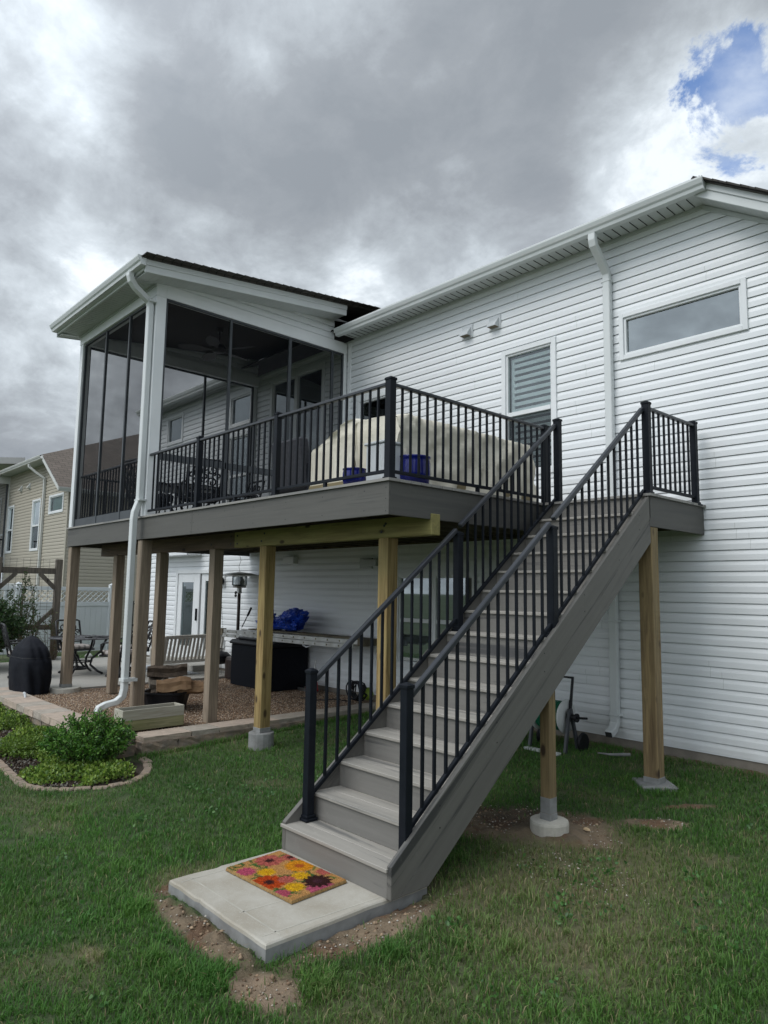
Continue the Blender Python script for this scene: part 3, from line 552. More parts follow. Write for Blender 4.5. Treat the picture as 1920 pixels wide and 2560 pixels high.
def gutter(par, x0, x1, y, zt, mat='white_metal', name='gutter', ax='X', sg=-1, label=None):
    prof = [(0, -.12), (.075, -.12), (.085, -.085), (.105, -.065), (.125, -.018), (.125, 0), (.118, 0), (.118, -.012), (.095, -.062), (.07, -.110), (.005, -.110), (.005, 0), (0, 0)]
    if ax == 'X': mb = MB().prism([(y+sg*p[0], zt+p[1]) for p in prof], x0, x1, 'X')
    else: mb = MB().prism([(y+sg*p[0], zt+p[1]) for p in prof], x0, x1, 'Y')
    cp = MB()
    o = obj(name, mb, mat, par, label=label); return o

# ================================================================== HOUSE
house = thing('house', 'two-storey white vinyl sided house with a long eave gutter, deck and screened porch against it', 'house', (-6., 0., .1))
WL, WR = -13.92, 1.90
wins = dict(long=(-.95, .546, 4.742, 5.332), shut=(-2.76, -1.86, 3.46, 5.30), green=(-5.92, -5.08, 3.46, 5.22), pdoor=(-8.66, -6.86, 2.90, 6.14), a=(-13.32, -12.44, 5.42, 6.17), b=(-10.26, -9.34, 5.38, 6.12), c=(-10.26, -9.34, 3.5, 5.22), base=(-4.88, -3.22, .70, 2.18), slide=(-12.40, -10.62, .27, 2.30))
ops = list(wins.values())
sid = siding(MB(), WL, WR, .216, 6.34, ops, top=lambda z: (-99, .12+(6.34-z)/MP))
siding(sid, .0, 11., .216, 5.20, (), 'X', WR, 1)
siding(sid, .0, 11., .216, 6.34, (), 'X', WL, -1)
obj('siding_wall', sid, 'white_siding', house, fixn=False)
# dark body behind the siding so the house has depth
body = MB()
body.add([(WR-.01, .5, 0), (WR-.01, 11, 0), (WL+.01, 11, 0), (WL+.01, .5, 0), (WR-.01, .5, 5.2), (WR-.01, 11, 5.2), (WL+.01, 11, 6.3), (WL+.01, .5, 6.3)], [(0, 1, 5, 4), (1, 2, 6, 5), (2, 3, 7, 6)])
obj('back_wall', body, 'white_siding', house)
obj('foundation', MB().box(WL+.02, WR-.02, .004, .25, -.3, .222).box(WR-.25, WR-.004, .25, 11, -.3, .222), 'foundation', house)
obj('starter_strip', MB().box(WL, WR, -.012, .003, .203, .217), 'white_trim', house)
for a_ in ((WL-.012, WL+.085, -.028, -.001, .216, 6.33), (WR-.085, WR+.028, -.028, -.001, .216, 5.1), (-6.20+.012, -6.20+.085, -.030, -.001, 2.87, 6.30)): obj('corner_trim', MB().box(*a_), 'white_trim', house, bev=.004)
# frieze under the soffit
fz = MB().box(WL, .10, -.030, -.001, 6.292, 6.338); fz.prism([(.10, 6.338), (.12, 6.338), (WR, 6.34-MP*(WR-.12)), (WR, 6.292-MP*(WR-.12)), (.10, 6.292)], -.030, -.001, 'Y'); obj('frieze_board', fz, 'soffit_white', house, bev=.003)
# eave soffit with dark vent slots
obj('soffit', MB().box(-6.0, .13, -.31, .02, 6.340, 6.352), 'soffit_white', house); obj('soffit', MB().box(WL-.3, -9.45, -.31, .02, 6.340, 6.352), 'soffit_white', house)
sl = MB(); x = -5.95
while x < .10:
    sl.box(x, x+.008, -.265, -.045, 6.334, 6.3395); x += .115
obj('soffit_vent', sl, 'dark_slot', house); sl = MB(); x = WL-.25
while x < -9.5:
    sl.box(x, x+.007, -.265, -.045, 6.334, 6.3395); x += .115
obj('soffit_vent', sl, 'dark_slot', house)
obj('fascia', MB().box(-6.05, .13, -.335, -.31, 6.335, 6.52), 'white_metal', house, bev=.003); obj('fascia', MB().box(WL-.3, -9.5, -.335, -.31, 6.335, 6.52), 'white_metal', house, bev=.003)
gutter(house, -6.07, .285, -.335-.012, 6.425, label='long white eave gutter above the deck'); gutter(house, WL-.32, -9.5, -.347, 6.425, label='far stretch of eave gutter left of the porch')
ec = MB().prism([(-.345, 6.30), (-.42, 6.30), (-.432, 6.335), (-.452, 6.355), (-.474, 6.402), (-.474, 6.428), (-.345, 6.428)], .285, .292, 'X'); obj('gutter_end_cap', ec, 'white_metal', house)
# rake on the right, falling away from the hip corner
def rk(d, z0, z1, y0, y1, x0=.13, x1=WR+.36):   # sloping board from x0 to x1
    return MB().prism([(x0, z0), (x1, z0-MP*(x1-x0)), (x1, z1-MP*(x1-x0)), (x0, z1)], y0, y1, 'Y')
obj('rake_board', rk(0, 6.315, 6.47, -.345, -.315), 'white_metal', house, bev=.003); obj('rake_trim', rk(0, 6.42, 6.50, -.362, -.345), 'white_metal', house, bev=.003)
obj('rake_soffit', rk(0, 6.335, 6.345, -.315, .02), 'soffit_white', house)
sl = MB(); x = .20
while x < 2.1:
    zz = 6.332-MP*(x-.13); sl.add([(x, -.30, zz), (x+.006, -.30, zz-.004), (x+.006, -.03, zz-.004), (x, -.03, zz)], [(0, 1, 2, 3)]); x += .075
obj('rake_soffit_groove', sl, 'grey_trim', house, fixn=False)
gutter(house, -.36, 11, WR+.30, 5.10, ax='Y', sg=1, label='low side gutter round the corner')
# roof: main slope, hip, side slope
rf = MB(); yr = 5.5; zr = ZE+.06+MP*(yr-YE); x0 = WL-.35
th = .03
A_ = [(x0, -.42, 6.415), (XH-.10, -.42, 6.415), (XH-.10-(yr+.42)*MA/MP, yr, 6.415+MA*(yr+.42)), (x0, yr, 6.415+MA*(yr+.42))]
rf.add(A_+[(a, b_, c+th) for a, b_, c in A_], [(0, 1, 2, 3), (4, 7, 6, 5), (0, 4, 5, 1), (1, 5, 6, 2), (2, 6, 7, 3), (3, 7, 4, 0)])
rf2 = [(x0, 11.4, 6.415), (XH-.10, 11.4, 6.415), (XH-.10-(yr+.42)*MA/MP, yr, 6.415+MA*(yr+.42)), (x0, yr, 6.415+MA*(yr+.42))]; rf.add(rf2, [(0, 1, 2, 3)])
xe_ = WR+.40; ze_ = 6.455-MP*(xe_-(XH-.10)); Bp = [(XH-.10, -.42, 6.462), (xe_, -.42, ze_), (xe_, 11.4, ze_), (XH-.10, 11.4, 6.455), (XH-.10-(yr+.42)*MA/MP, yr, 6.415+MA*(yr+.42))]
rf.add(Bp+[(a, b_, c+th) for a, b_, c in Bp], [(4, 3, 2, 1, 0), (5, 6, 7, 8, 9), (0, 1, 6, 5), (1, 2, 7, 6), (2, 3, 8, 7), (0, 5, 9, 4)])
obj('roof', rf, 'shingle', house)
sh = MB(); x = XH-.03                                    # shingle butts stepping down the rake edge
while x < xe_:
    z = 6.478-MP*(x-(XH-.10)); sh.prism([(x, z), (x+.15, z-MP*.15-.004), (x+.15, z-MP*.15+.016), (x, z+.024)], -.44, -.30, 'Y'); x += .14
obj('rake_shingle', sh, 'shingle', house)
# windows of the house
window(house, *wins['long'], glass='sky_glass', label='long narrow horizontal window', fw=.058, backmat='interior')
window(house, *wins['shut'], glass='window_glass', rail=4.355, louver=(3.60, 5.18, .092, 'shutter'), screen=True, label='tall window with white plantation shutters', depth=.28)
window(house, *wins['green'], glass='dark_glass', rail=4.34, louver=(3.60, 5.10, .105, 'black_plastic'), label='dark window behind the deck rail')
window(house, *wins['base'], glass='sky_glass', rail=1.43, mull=(-4.05,), back=(.78, 2.10, 'blind'), label='twin basement window under the deck')
window(house, *wins['a'], glass='sky_glass', back=(5.5, 6.1, 'curtain'), label='small upper window at the far end'); window(house, *wins['b'], glass='sky_glass', back=(5.45, 6.05, 'curtain'), label='small upper window beside the porch'); window(house, *wins['c'], glass='sky_glass', rail=4.3, back=(3.6, 5.15, 'curtain'), label='tall window beside the porch')
pw_ = window(house, *wins['pdoor'], glass='dark_glass', rail=5.32, mull=(-7.76,), fw=.085, label='tall glazed door and transom inside the porch')
# sliding patio door below
x0, x1, z0, z1 = wins['slide']; dm = frame4(MB(), x0, x1, z0, z1, .09, -.045, .06); sd = obj('sliding_door', dm, 'white_trim', house, bev=.005)
p1 = frame4(MB(), x0+.09, -11.36, z0+.09, z1-.09, .20, -.02, .03); p1.box(-11.36, -11.26, -.03, .04, z0+.09, z1-.09); obj('door_frame', p1, 'white_trim', sd, bev=.004)
p2 = frame4(MB(), -11.22, x1-.09, z0+.09, z1-.09, .17, .0, .05); obj('door_frame', p2, 'white_trim', sd, bev=.004)
obj('pane', MB().box(x0+.28, -11.55, .0, .008, z0+.28, z1-.28), 'sky_glass', sd); obj('pane', MB().box(-11.06, x1-.25, .02, .028, z0+.25, z1-.25), 'sky_glass', sd)
obj('handle', MB().box(-11.34, -11.315, -.075, -.03, 1.15, 1.42), 'black_metal', sd, bev=.004)
obj('door_recess', MB().add([(x0, .3, z0), (x1, .3, z0), (x1, .3, z1), (x0, .3, z1), (x0, .05, z0), (x1, .05, z0), (x1, .05, z1), (x0, .05, z1)], [(0, 1, 2, 3), (4, 0, 3, 7), (1, 5, 6, 2), (3, 2, 6, 7), (4, 5, 1, 0)]), 'interior', sd, fixn=False)
bo = MB().box(-13.3, -11.25, -.36, -.012, 2.62, 3.4); obj('bump_out', bo, 'white_trim', house, bev=.006)
obj('bump_out_siding', siding(MB(), -13.3, -11.25, 2.62, 3.4, (), 'Y', -.365, -1), 'white_siding', house, fixn=False)
# vents, lights, outlets
for (vx, vz, lb) in ((-3.40, 5.77, 'left dryer vent hood'), (-2.88, 5.77, 'right dryer vent hood')):
    v_ = MB().box(vx-.105, vx+.105, -.030, -.002, vz-.105, vz+.105); wv = obj('wall_vent', v_, 'white_plastic', house, bev=.004, label=lb)
    hd = MB().add([(vx-.075, -.032, vz+.06), (vx+.075, -.032, vz+.06), (vx+.075, -.12, vz-.055), (vx-.075, -.12, vz-.055), (vx-.075, -.032, vz-.075), (vx+.075, -.032, vz-.075), (vx+.075, -.12, vz-.075), (vx-.075, -.12, vz-.075)],
                    [(0, 1, 2, 3), (0, 3, 7, 4), (1, 5, 6, 2), (3, 2, 6, 7), (0, 4, 5, 1), (4, 7, 6, 5)]); obj('hood', hd, 'white_plastic', wv); obj('louver', MB().box(vx-.068, vx+.068, -.112, -.036, vz-.080, vz-.0755), 'dirty_wood', wv)
wl = obj('wall_light', MB().box(-10.30, -10.16, -.04, -.002, 1.90, 2.16), 'white_trim', house, bev=.006); obj('lamp', MB().lathe([(.02, 0), (.075, .015), (.085, .05), (.085, .09), (.02, .10)], (-10.23, -.15, 2.04), 14, 'Y'), 'black_metal', wl, smooth=False)
ob = obj('outlet_box', MB().box(-10.2, -10.08, -.05, -.002, .60, .80), 'white_trim', house, bev=.005)
obj('junction_box', MB().box(-5.62, -5.30, -.09, -.002, 2.28, 2.40).box(-5.74, -5.44, -.05, -.002, 2.24, 2.42), 'grey_trim', house, bev=.006); obj('junction_box', MB().box(-7.9, -7.55, -.12, -.002, 2.36, 2.50), 'white_trim', house, bev=.01)
obj('hose_bib', MB().tube([(-6.02, 0, .92), (-6.02, -.09, .92), (-6.02, -.12, .86)], .016, 8), 'white_plastic', house)
def elbow_rings(mb, c, n=4): return mb
ds = MB().rtube([(-1.075, -.395, 6.30), (-1.075, -.395, 6.22), (-1.075, -.375, 6.16), (-1.075, -.30, 6.10), (-1.075, -.14, 5.96), (-1.075, -.075, 5.89), (-1.075, -.066, 5.80), (-1.075, -.066, 3.6), (-1.09, -.066, .46), (-1.09, -.072, .38), (-1.09, -.12, .31), (-1.09, -.22, .265)], .095, .075, (1, 0, 0))
dso = obj('downspout', ds, 'white_metal', house, bev=.008, label='right downspout beside the tall post')
for z in (5.78, 3.62, 1.55, .46): obj('strap', MB().box(-1.145, -1.02, -.108, -.001, z, z+.025), 'white_metal', dso, bev=.003)
obj('spout_mouth', MB().rtube([(-1.09, -.212, .267), (-1.09, -.225, .262)], .080, .062, (1, 0, 0)), 'dark_slot', dso)
# seams where vinyl panels overlap
sm = MB()
for i in range(90):
    xx = random.uniform(-6, 1.7); k = random.randint(2, 52); z = .216+k*CS
    if any(o_[0]-.1 < xx < o_[1]+.1 and o_[2]-.2 < z < o_[3]+.1 for o_ in ops): continue
    if z > 6.1-max(0, xx)*MP: continue
    sm.add([(xx, -.0156, z+.002), (xx+.004, -.0156, z+.002), (xx+.004, -.0156, z+.060), (xx, -.0156, z+.060)], [(0, 1, 2, 3)]); sm.add([(xx, -.0150, z+.060), (xx+.004, -.0150, z+.060), (xx+.004, -.0032, z+.1045), (xx, -.0032, z+.1045)], [(0, 1, 2, 3)])
    if k < 50 and not any(o_[0]-.1 < xx < o_[1]+.1 and o_[2]-.2 < z+CS < o_[3]+.1 for o_ in ops): sm.add([(xx-.012, -.0156, z+CS+.002), (xx-.008, -.0156, z+CS+.002), (xx-.008, -.0156, z+CS+.060), (xx-.012, -.0156, z+CS+.060)], [(0, 1, 2, 3)])
obj('siding_seam', sm, 'soffit_white', house, fixn=False)

# ================================================================== DECK
ZD = 2.87; YD = -3.64; XD = -1.233; XP = -9.25; YL = -1.29; FH = .30
deck = thing('deck', 'raised grey composite deck on wooden posts beside the white house', 'deck', (-4, -3., 0))
fb = MB()
def boards(mb, x0, x1, y0, y1, step=.14):
    y = y0
    while y < y1-.01: mb.box(x0, x1, y, min(y+step-.006, y1), ZD-.025, ZD); y += step
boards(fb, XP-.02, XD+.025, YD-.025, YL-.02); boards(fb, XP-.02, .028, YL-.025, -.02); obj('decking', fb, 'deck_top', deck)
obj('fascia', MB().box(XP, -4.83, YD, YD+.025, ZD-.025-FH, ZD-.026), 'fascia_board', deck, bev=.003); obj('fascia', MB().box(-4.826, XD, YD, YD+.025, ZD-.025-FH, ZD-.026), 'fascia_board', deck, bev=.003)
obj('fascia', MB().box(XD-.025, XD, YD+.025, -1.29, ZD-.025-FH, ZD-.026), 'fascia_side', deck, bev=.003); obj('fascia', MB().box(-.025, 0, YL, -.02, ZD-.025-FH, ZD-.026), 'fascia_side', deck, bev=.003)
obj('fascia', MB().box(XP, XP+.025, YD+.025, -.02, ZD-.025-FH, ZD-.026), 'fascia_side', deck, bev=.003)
for x in np.arange(XP+.2, -.05, .405):
    y0 = YD+.03 if x < XD-.05 else YL+.03
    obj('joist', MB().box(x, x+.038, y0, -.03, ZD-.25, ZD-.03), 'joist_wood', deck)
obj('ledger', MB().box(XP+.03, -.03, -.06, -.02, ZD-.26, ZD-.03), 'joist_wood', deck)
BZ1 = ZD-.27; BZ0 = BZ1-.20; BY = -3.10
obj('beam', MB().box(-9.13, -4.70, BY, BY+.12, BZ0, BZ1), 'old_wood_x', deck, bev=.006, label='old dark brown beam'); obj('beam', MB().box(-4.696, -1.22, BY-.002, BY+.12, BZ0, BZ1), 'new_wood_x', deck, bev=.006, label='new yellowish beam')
def bolts(pts, par):
    for (x, y, z) in pts: obj('bolt', MB().lathe([(.013, 0), (.013, -.006)], (x, y, z), 8, 'Y'), 'iron', par)
def post(x, y, z0, z1, w_, mat, foot=None, label=None, cut=None, wet=None):
    p = obj('post', MB().box(x, x+w_, y, y+w_, z0, z1), mat, deck, bev=.006, label=label)
    if foot:
        kind, r, fz0 = foot; c = (x+w_/2, y+w_/2, 0)
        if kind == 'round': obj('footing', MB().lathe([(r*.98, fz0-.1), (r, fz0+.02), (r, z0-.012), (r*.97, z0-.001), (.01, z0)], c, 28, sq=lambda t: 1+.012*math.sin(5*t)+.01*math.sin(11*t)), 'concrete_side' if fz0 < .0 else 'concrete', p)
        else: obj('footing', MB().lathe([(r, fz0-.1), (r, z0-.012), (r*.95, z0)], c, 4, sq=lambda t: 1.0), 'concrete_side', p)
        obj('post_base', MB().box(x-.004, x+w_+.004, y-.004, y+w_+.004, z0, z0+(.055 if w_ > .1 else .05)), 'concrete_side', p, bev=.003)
    return p
PW = .142
post(-9.23, YD+.02, .20, ZD-.03-FH, .15, 'old_wood', ('round', .235, .08), 'front corner post under the left end of the porch')
post(-6.44, YD+.02, .10, ZD-.03-FH, .15, 'old_wood', label='brown post behind the porch downspout')
post(-8.57, BY, .13, BZ0, PW, 'old_wood', label='brown post left of the downspout'); post(-6.95, BY, .13, BZ0, PW, 'old_wood', label='brown post behind the firewood tub'); post(-5.33, BY, .12, BZ0, PW, 'old_wood', label='brown post nearest the storage box')
post(-4.10, BY, .19, BZ0, PW, 'new_wood', ('round', .15, -.02), 'yellow post on a round footing in the grass'); post(-1.95, BY, .08, BZ0, PW, 'new_wood', label='yellow post beside the stairs')
post(-.145, -1.26, .10, ZD-.03-FH+.002, PW, 'post_wood', ('square', .235, .05), 'tall post carrying the stair landing')
# 4x4 under the stairs with grey weathered foot
# railing kit -------------------------------------------------------------
BAL = {}
def baluster_mesh(h, s=.019):
    key = round(h, 3)
    if key not in BAL:
        o = obj('baluster', MB().box(-s/2, s/2, -s/2, s/2, 0, h), 'black_metal'); me = o.data; bpy.data.objects.remove(o); BAL[key] = me
    return BAL[key]
def rail_post(par, x, y, z0, z1, base=True, s=.064):
    mb = MB().box(x-s/2, x+s/2, y-s/2, y+s/2, z0, z1-.03)
    c = s/2+.006; mb.box(x-c, x+c, y-c, y+c, z1-.034, z1-.012); mb.add([(x-c, y-c, z1-.012), (x+c, y-c, z1-.012), (x+c, y+c, z1-.012), (x-c, y+c, z1-.012), (x-.012, y-.012, z1+.004), (x+.012, y-.012, z1+.004), (x+.012, y+.012, z1+.004), (x-.012, y+.012, z1+.004)], [(0, 1, 5, 4), (1, 2, 6, 5), (2, 3, 7, 6), (3, 0, 4, 7), (4, 5, 6, 7)])
    if base:
        b_ = s/2+.022; mb.box(x-b_, x+b_, y-b_, y+b_, z0+.002, z0+.022); b_ -= .012; mb.box(x-b_, x+b_, y-b_, y+b_, z0+.022, z0+.042)
    return obj('railing_post', mb, 'black_metal', par, bev=.0035)
def railing(parent, p0, p1, h0, h1, skip0=.035, skip1=.035, label=None, sp=.1143, name='railing', tw=.048, th=.032, balz=None, brk=None):
    """p0,p1 floor-line points; h0/h1 = bottom rail centre / top rail centre heights above that line"""
    p0, p1 = Vector(p0), Vector(p1); d = p1-p0; Lh = math.hypot(d.x, d.y); u = d/Lh; up = Vector((0, 0, 1)); a, b_ = p0+u*skip0, p1-u*skip1
    mb = MB(); mb.bar(a+up*h1, b_+up*h1, tw, th); 
    o = obj(name, mb, 'rail_sheen_metal', parent, bev=.006, label=label)
    obj('bottom_rail', MB().bar(a+up*h0, b_+up*h0, .030, .030), 'black_metal', o, bev=.003)
    n = int(round((Lh-skip0-skip1)/sp))-1; st = (Lh-skip0-skip1)/(n+1); slope = abs(d.z) > .01
    hh = h1-h0+(0 if not slope else 0); me = baluster_mesh(hh)
    off = o['_loc']
    for i in range(n):
        q = a+u*(st*(i+1)); bo_ = bpy.data.objects.new('baluster', me); COL.objects.link(bo_); bo_.parent = o; bo_.location = (q.x-off[0], q.y-off[1], q.z+h0-off[2])
    return o
HR = .905
fr = railing(deck, (-6.19, YD+.045, ZD), (-4.80, YD+.045, ZD), .075, .875, -.02, .03, 'left section of the front deck railing')
railing(deck, (-4.80, YD+.045, ZD), (-3.06, YD+.045, ZD), .075, .875, .03, .03, 'middle section of the front deck railing')
railing(deck, (-3.06, YD+.045, ZD), (-1.29, YD+.045, ZD), .075, .875, .03, .035, 'right section of the front deck railing')
for x in (-4.80, -3.06): rail_post(deck, x, YD+.045, ZD-.02, ZD+.93)
rail_post(deck, -1.29, YD+.06, ZD-.02, ZD+.945, s=.074)
railing(deck, (-1.29, YD+.06, ZD), (-1.29, -1.16, ZD), .075, .875, .037, .03, 'side deck railing from the front corner to the stairs'); rail_post(deck, -1.29, -1.16, ZD-.02, ZD+.925)
railing(deck, (-.036, -1.23, ZD), (-.02, -.17, ZD), .075, .875, .037, .03, 'short railing beside the landing'); rail_post(deck, -.036, -1.23, ZD-.02, ZD+.945, s=.070); rail_post(deck, -.02, -.17, ZD-.02, ZD+.93)
rail_post(deck, -1.07, -1.23, ZD-.02, ZD+.945, s=.070)
for (x, y) in ((-5.5, YD+.045), (-3.9, YD+.045), (-2.2, YD+.045), (-1.29, -2.35)): obj('rail_foot', MB().box(x-.018, x+.018, y-.014, y+.014, ZD, ZD+.06), 'black_metal', deck)

# ================================================================== STAIRS
stair = thing('staircase', 'straight grey composite staircase with black metal railings leading up to the deck', 'staircase', (-.57, -4.7, 0))
RUN, RISE, W_ = .246, .19, 1.148
for k in range(1, 15):
    yn = YL-(15-k)*RUN-.0; zt = k*RISE; xl, xr = (-W_, -.0) if k == 1 else (-W_+.042, -.042)
    if k == 1: xl, xr = -W_-.004, -.030
    mb = MB().box(xl, xr, yn-.018 if k > 1 else yn-.014, yn+.125, zt-.024, zt).box(xl, xr, yn+.130, yn+RUN+.004, zt-.024, zt)
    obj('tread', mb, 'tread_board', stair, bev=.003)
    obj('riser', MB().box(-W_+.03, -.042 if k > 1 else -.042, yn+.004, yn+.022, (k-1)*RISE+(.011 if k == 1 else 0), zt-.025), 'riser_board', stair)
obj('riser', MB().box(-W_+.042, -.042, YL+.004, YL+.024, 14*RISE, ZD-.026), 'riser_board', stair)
def strg(x0, x1, lb):
    y0 = YL-14*RUN
    up_ = lambda y: .205+.7665*(y-(y0))
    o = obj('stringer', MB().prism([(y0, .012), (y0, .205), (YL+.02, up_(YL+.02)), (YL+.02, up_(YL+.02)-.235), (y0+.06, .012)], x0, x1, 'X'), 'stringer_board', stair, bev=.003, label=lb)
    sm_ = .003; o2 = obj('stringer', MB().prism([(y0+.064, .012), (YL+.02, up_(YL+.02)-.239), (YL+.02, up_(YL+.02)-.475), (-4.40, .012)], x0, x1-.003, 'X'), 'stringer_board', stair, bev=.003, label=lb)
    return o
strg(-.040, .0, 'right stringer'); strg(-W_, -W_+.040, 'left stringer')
obj('carriage', MB().prism([(-4.55, .02), (-1.30, 2.50), (-1.30, 2.36), (-4.38, .02)], -.60, -.56, 'X'), 'joist_wood', stair)
obj('screw', (lambda m_: [m_.lathe([(.006, 0), (.006, .0014)], (0, y, .205+.7665*(y+4.735)-dz), 6, 'X') for y in (-4.3, -3.7, -3.1, -2.5, -1.9, -1.5) for dz in (.05, .19)] and m_)(MB()), 'iron', stair)
LP = lambda y: RISE+ (y-(YL-14*RUN))*.772       # nosing line
for (x, lb) in ((-1.08, 'left stair railing'), (-.062, 'right stair railing')):
    y0, y1, y2 = -4.555, -2.885, -1.23
    nl = lambda y: 1.235+.777*(y+4.50)-1.0+.0
    r1 = railing(stair, (x, y0, nl(y0)), (x, y1, nl(y1)), .16, .985, .034, .032, 'lower run of the '+lb, tw=.044, th=.040); r2 = railing(stair, (x, y1, nl(y1)), (x, y2, nl(y2)), .16, .985, .020, .036, 'upper run of the '+lb, tw=.044, th=.040)
    rail_post(r1, x, y0, RISE, 1.285, s=.064); rail_post(r2, x, y1, 8*RISE-.0, 2.435, s=.070)
sp_ = obj('support_post', MB().box(-.112, -.022, -3.01, -2.92, .12, 1.12), 'post_wood', stair, bev=.004, label='short post under the middle of the stairs')
obj('weathered_foot', MB().box(-.1135, -.0205, -3.0115, -2.9185, .17, .29), 'grey_weather' if 'grey_weather' in MT else 'concrete_side', sp_, bev=.003)
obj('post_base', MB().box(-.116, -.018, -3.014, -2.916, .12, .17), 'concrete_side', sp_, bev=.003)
obj('footing', MB().lathe([(.150, -.1), (.149, .03), (.150, .10), (.144, .117), (.10, .121), (.01, .122)], (-.065, -2.965, 0), 30, sq=lambda t: 1+.015*math.sin(3*t)+.012*math.sin(9*t+1)), 'concrete', sp_)
scm = MB()
for k in range(1, 15):
    for x in (-1.06, -.62, -.57, -.10):
        for dz in (.045, .125): scm.lathe([(.0055, 0), (.0055, -.0014)], (x, YL-(15-k)*RUN+.004, (k-1)*RISE+dz), 6, 'Y')
scm = MB()
for x in np.arange(-9.0, -1.3, .62):
    for dz in (.06, .24): scm.lathe([(.006, 0), (.006, -.0014)], (x, YD, ZD-.03-dz), 6, 'Y')
for x in (-4.86, -4.79, -1.27):
    for dz in (.05, .15, .26): scm.lathe([(.006, 0), (.006, -.0014)], (x, YD, ZD-.03-dz), 6, 'Y')
obj('fascia_screw', scm, 'iron', deck)
bolts([(-4.62, BY-.002, BZ1-.05), (-4.62, BY-.002, BZ0+.05), (-4.78, BY, BZ1-.05), (-4.78, BY, BZ0+.05), (-4.06, BY-.002, BZ0+.06), (-4.0, BY-.002, BZ1-.05), (-1.90, BY-.002, BZ0+.06), (-1.84, BY-.002, BZ1-.06), (-1.86, BY-.002, BZ0+.12), (-5.28, BY, BZ0+.06), (-8.3, BY, BZ1-.06)], deck)
# slab and doormat
def roughslab():
    n = 26; V = []; F = []
    for (ring_z, k) in ((-.30, 0.), (-.012, 0.), (.004, .003), (.011, .012)):
        for s4 in range(4):
            a = Vector((*SLAB[s4], 0)); b_ = Vector((*SLAB[(s4+1) % 4], 0)); d = (b_-a).normalized(); inn = Vector((-d.y, d.x, 0))
            for i in range(n):
                p = a.lerp(b_, i/n); w_ = H2(p.x*1.3, p.y*1.3, 7, 40)*.014+max(0, H2(p.x, p.y, 19, 41)-.12)*.045; p = p+inn*(w_+k) if 0 < i else p+(inn+d)*k; V.append((p.x, p.y, ring_z))
    m_ = 4*n
    for r_ in range(3):
        for i in range(m_): F.append((r_*m_+i, r_*m_+(i+1) % m_, (r_+1)*m_+(i+1) % m_, (r_+1)*m_+i))
    F.append(tuple(3*m_+i for i in range(m_))); return MB().add(V, F)
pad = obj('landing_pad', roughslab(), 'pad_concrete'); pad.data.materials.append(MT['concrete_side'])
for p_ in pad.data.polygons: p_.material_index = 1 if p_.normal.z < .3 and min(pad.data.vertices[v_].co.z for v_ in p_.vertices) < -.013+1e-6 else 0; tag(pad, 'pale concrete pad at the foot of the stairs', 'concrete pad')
jt = MB(); jt.bar((-1.12, -5.47, .0118), (-.10, -5.47, .0118), .010, .0012); jt.bar((-.15, -5.55, .0118), (-.07, -4.45, .0118), .010, .0012); jt.bar((-1.08, -5.55, .0118), (-1.07, -4.75, .0118), .008, .0012); jt.bar((-.47, -5.5, .0118), (-.40, -4.8, .0118), .010, .0012); obj('score_line', jt, 'score', pad)
# doormat: pile of coir with printed flowers
nu, nv = 190, 122; U, V_ = np.meshgrid(np.linspace(0, 1, nu), np.linspace(0, 1, nv), indexing='ij'); u, v = U.ravel(), V_.ravel()   # u along width (left-right), v from front to back
mr_ = np.random.default_rng(4); jx, jy = mr_.normal(0, .008, u.size), mr_.normal(0, .012, u.size); uu, vv = u+jx, v+jy; A = 1.53
colm = np.array([.50, .26, .09])*np.ones((u.size, 1)); 
def petal(cx_, cy_, r, c, centre=None, n=11, amp=.10, rc=.3, c2=None):
    global colm
    dx, dy = (uu-cx_)*A, (vv-cy_); rr = np.hypot(dx, dy); th_ = np.arctan2(dy, dx); lim = r*(1+amp*np.cos(n*th_)); mk = rr < lim
    colm = np.where(mk[:, None], np.array(c)*(.82+.18*np.cos(n*th_*1+2))[:, None], colm)
    if c2 is not None: colm = np.where((rr < r*.62)[:, None] & mk[:, None], np.array(c2), colm)
    if centre is not None: colm = np.where((rr < r*rc*(1+.2*np.cos(7*th_)))[:, None], np.array(centre), colm)
gn = np.array([.06, .12, .03])
for i in range(80):
    cx_, cy_, a_ = mr_.random(), mr_.random(), mr_.random()*3.14; dx, dy = (uu-cx_)*A, vv-cy_; p_ = dx*np.cos(a_)+dy*np.sin(a_); q_ = -dx*np.sin(a_)+dy*np.cos(a_); mk = (p_/.085)**2+(q_/.022)**2 < 1; colm = np.where(mk[:, None], gn*(.7+.6*mr_.random()), colm)
pink, yel, ora, red_, blk = (.52, .13, .10), (.80, .44, .015), (.80, .31, .015), (.55, .07, .012), (.05, .016, .015)
petal(.15, .62, .21, pink, blk, 9, .08, .34); petal(.22, .93, .13, pink, blk, 9, .1, .42); petal(.45, .82, .21, ora, (.45, .10, .02), 16, .06, .34); petal(.36, .33, .13, yel, (.6, .28, .01), 13, .09, .25)
petal(.22, .13, .14, (.55, .09, .16), None, 9); petal(.56, .14, .23, red_, blk, 12, .1, .32); petal(.64, .60, .13, yel, (.55, .28, .02), 12, .12, .22); petal(.62, .38, .12, pink, None, 9); petal(.80, .30, .14, yel, (.55, .30, .02), 14, .08, .22)
petal(.72, .95, .12, pink, None, 9); petal(.97, .55, .20, (.50, .10, .17), None, 9, .1); petal(.84, .66, .20, blk, (.06, .02, .03), 12, .16, .3); petal(.83, .04, .12, (.5, .09, .14), None, 9)
colm = colm*.72*mr_.uniform(.45, 1.35, (u.size, 1)); edge = np.minimum(np.minimum(u, 1-u)*A, np.minimum(v, 1-v)); colm = np.where((edge < .009)[:, None], np.array([.30, .19, .08])*mr_.uniform(.6, 1.2, (u.size, 1)), colm)
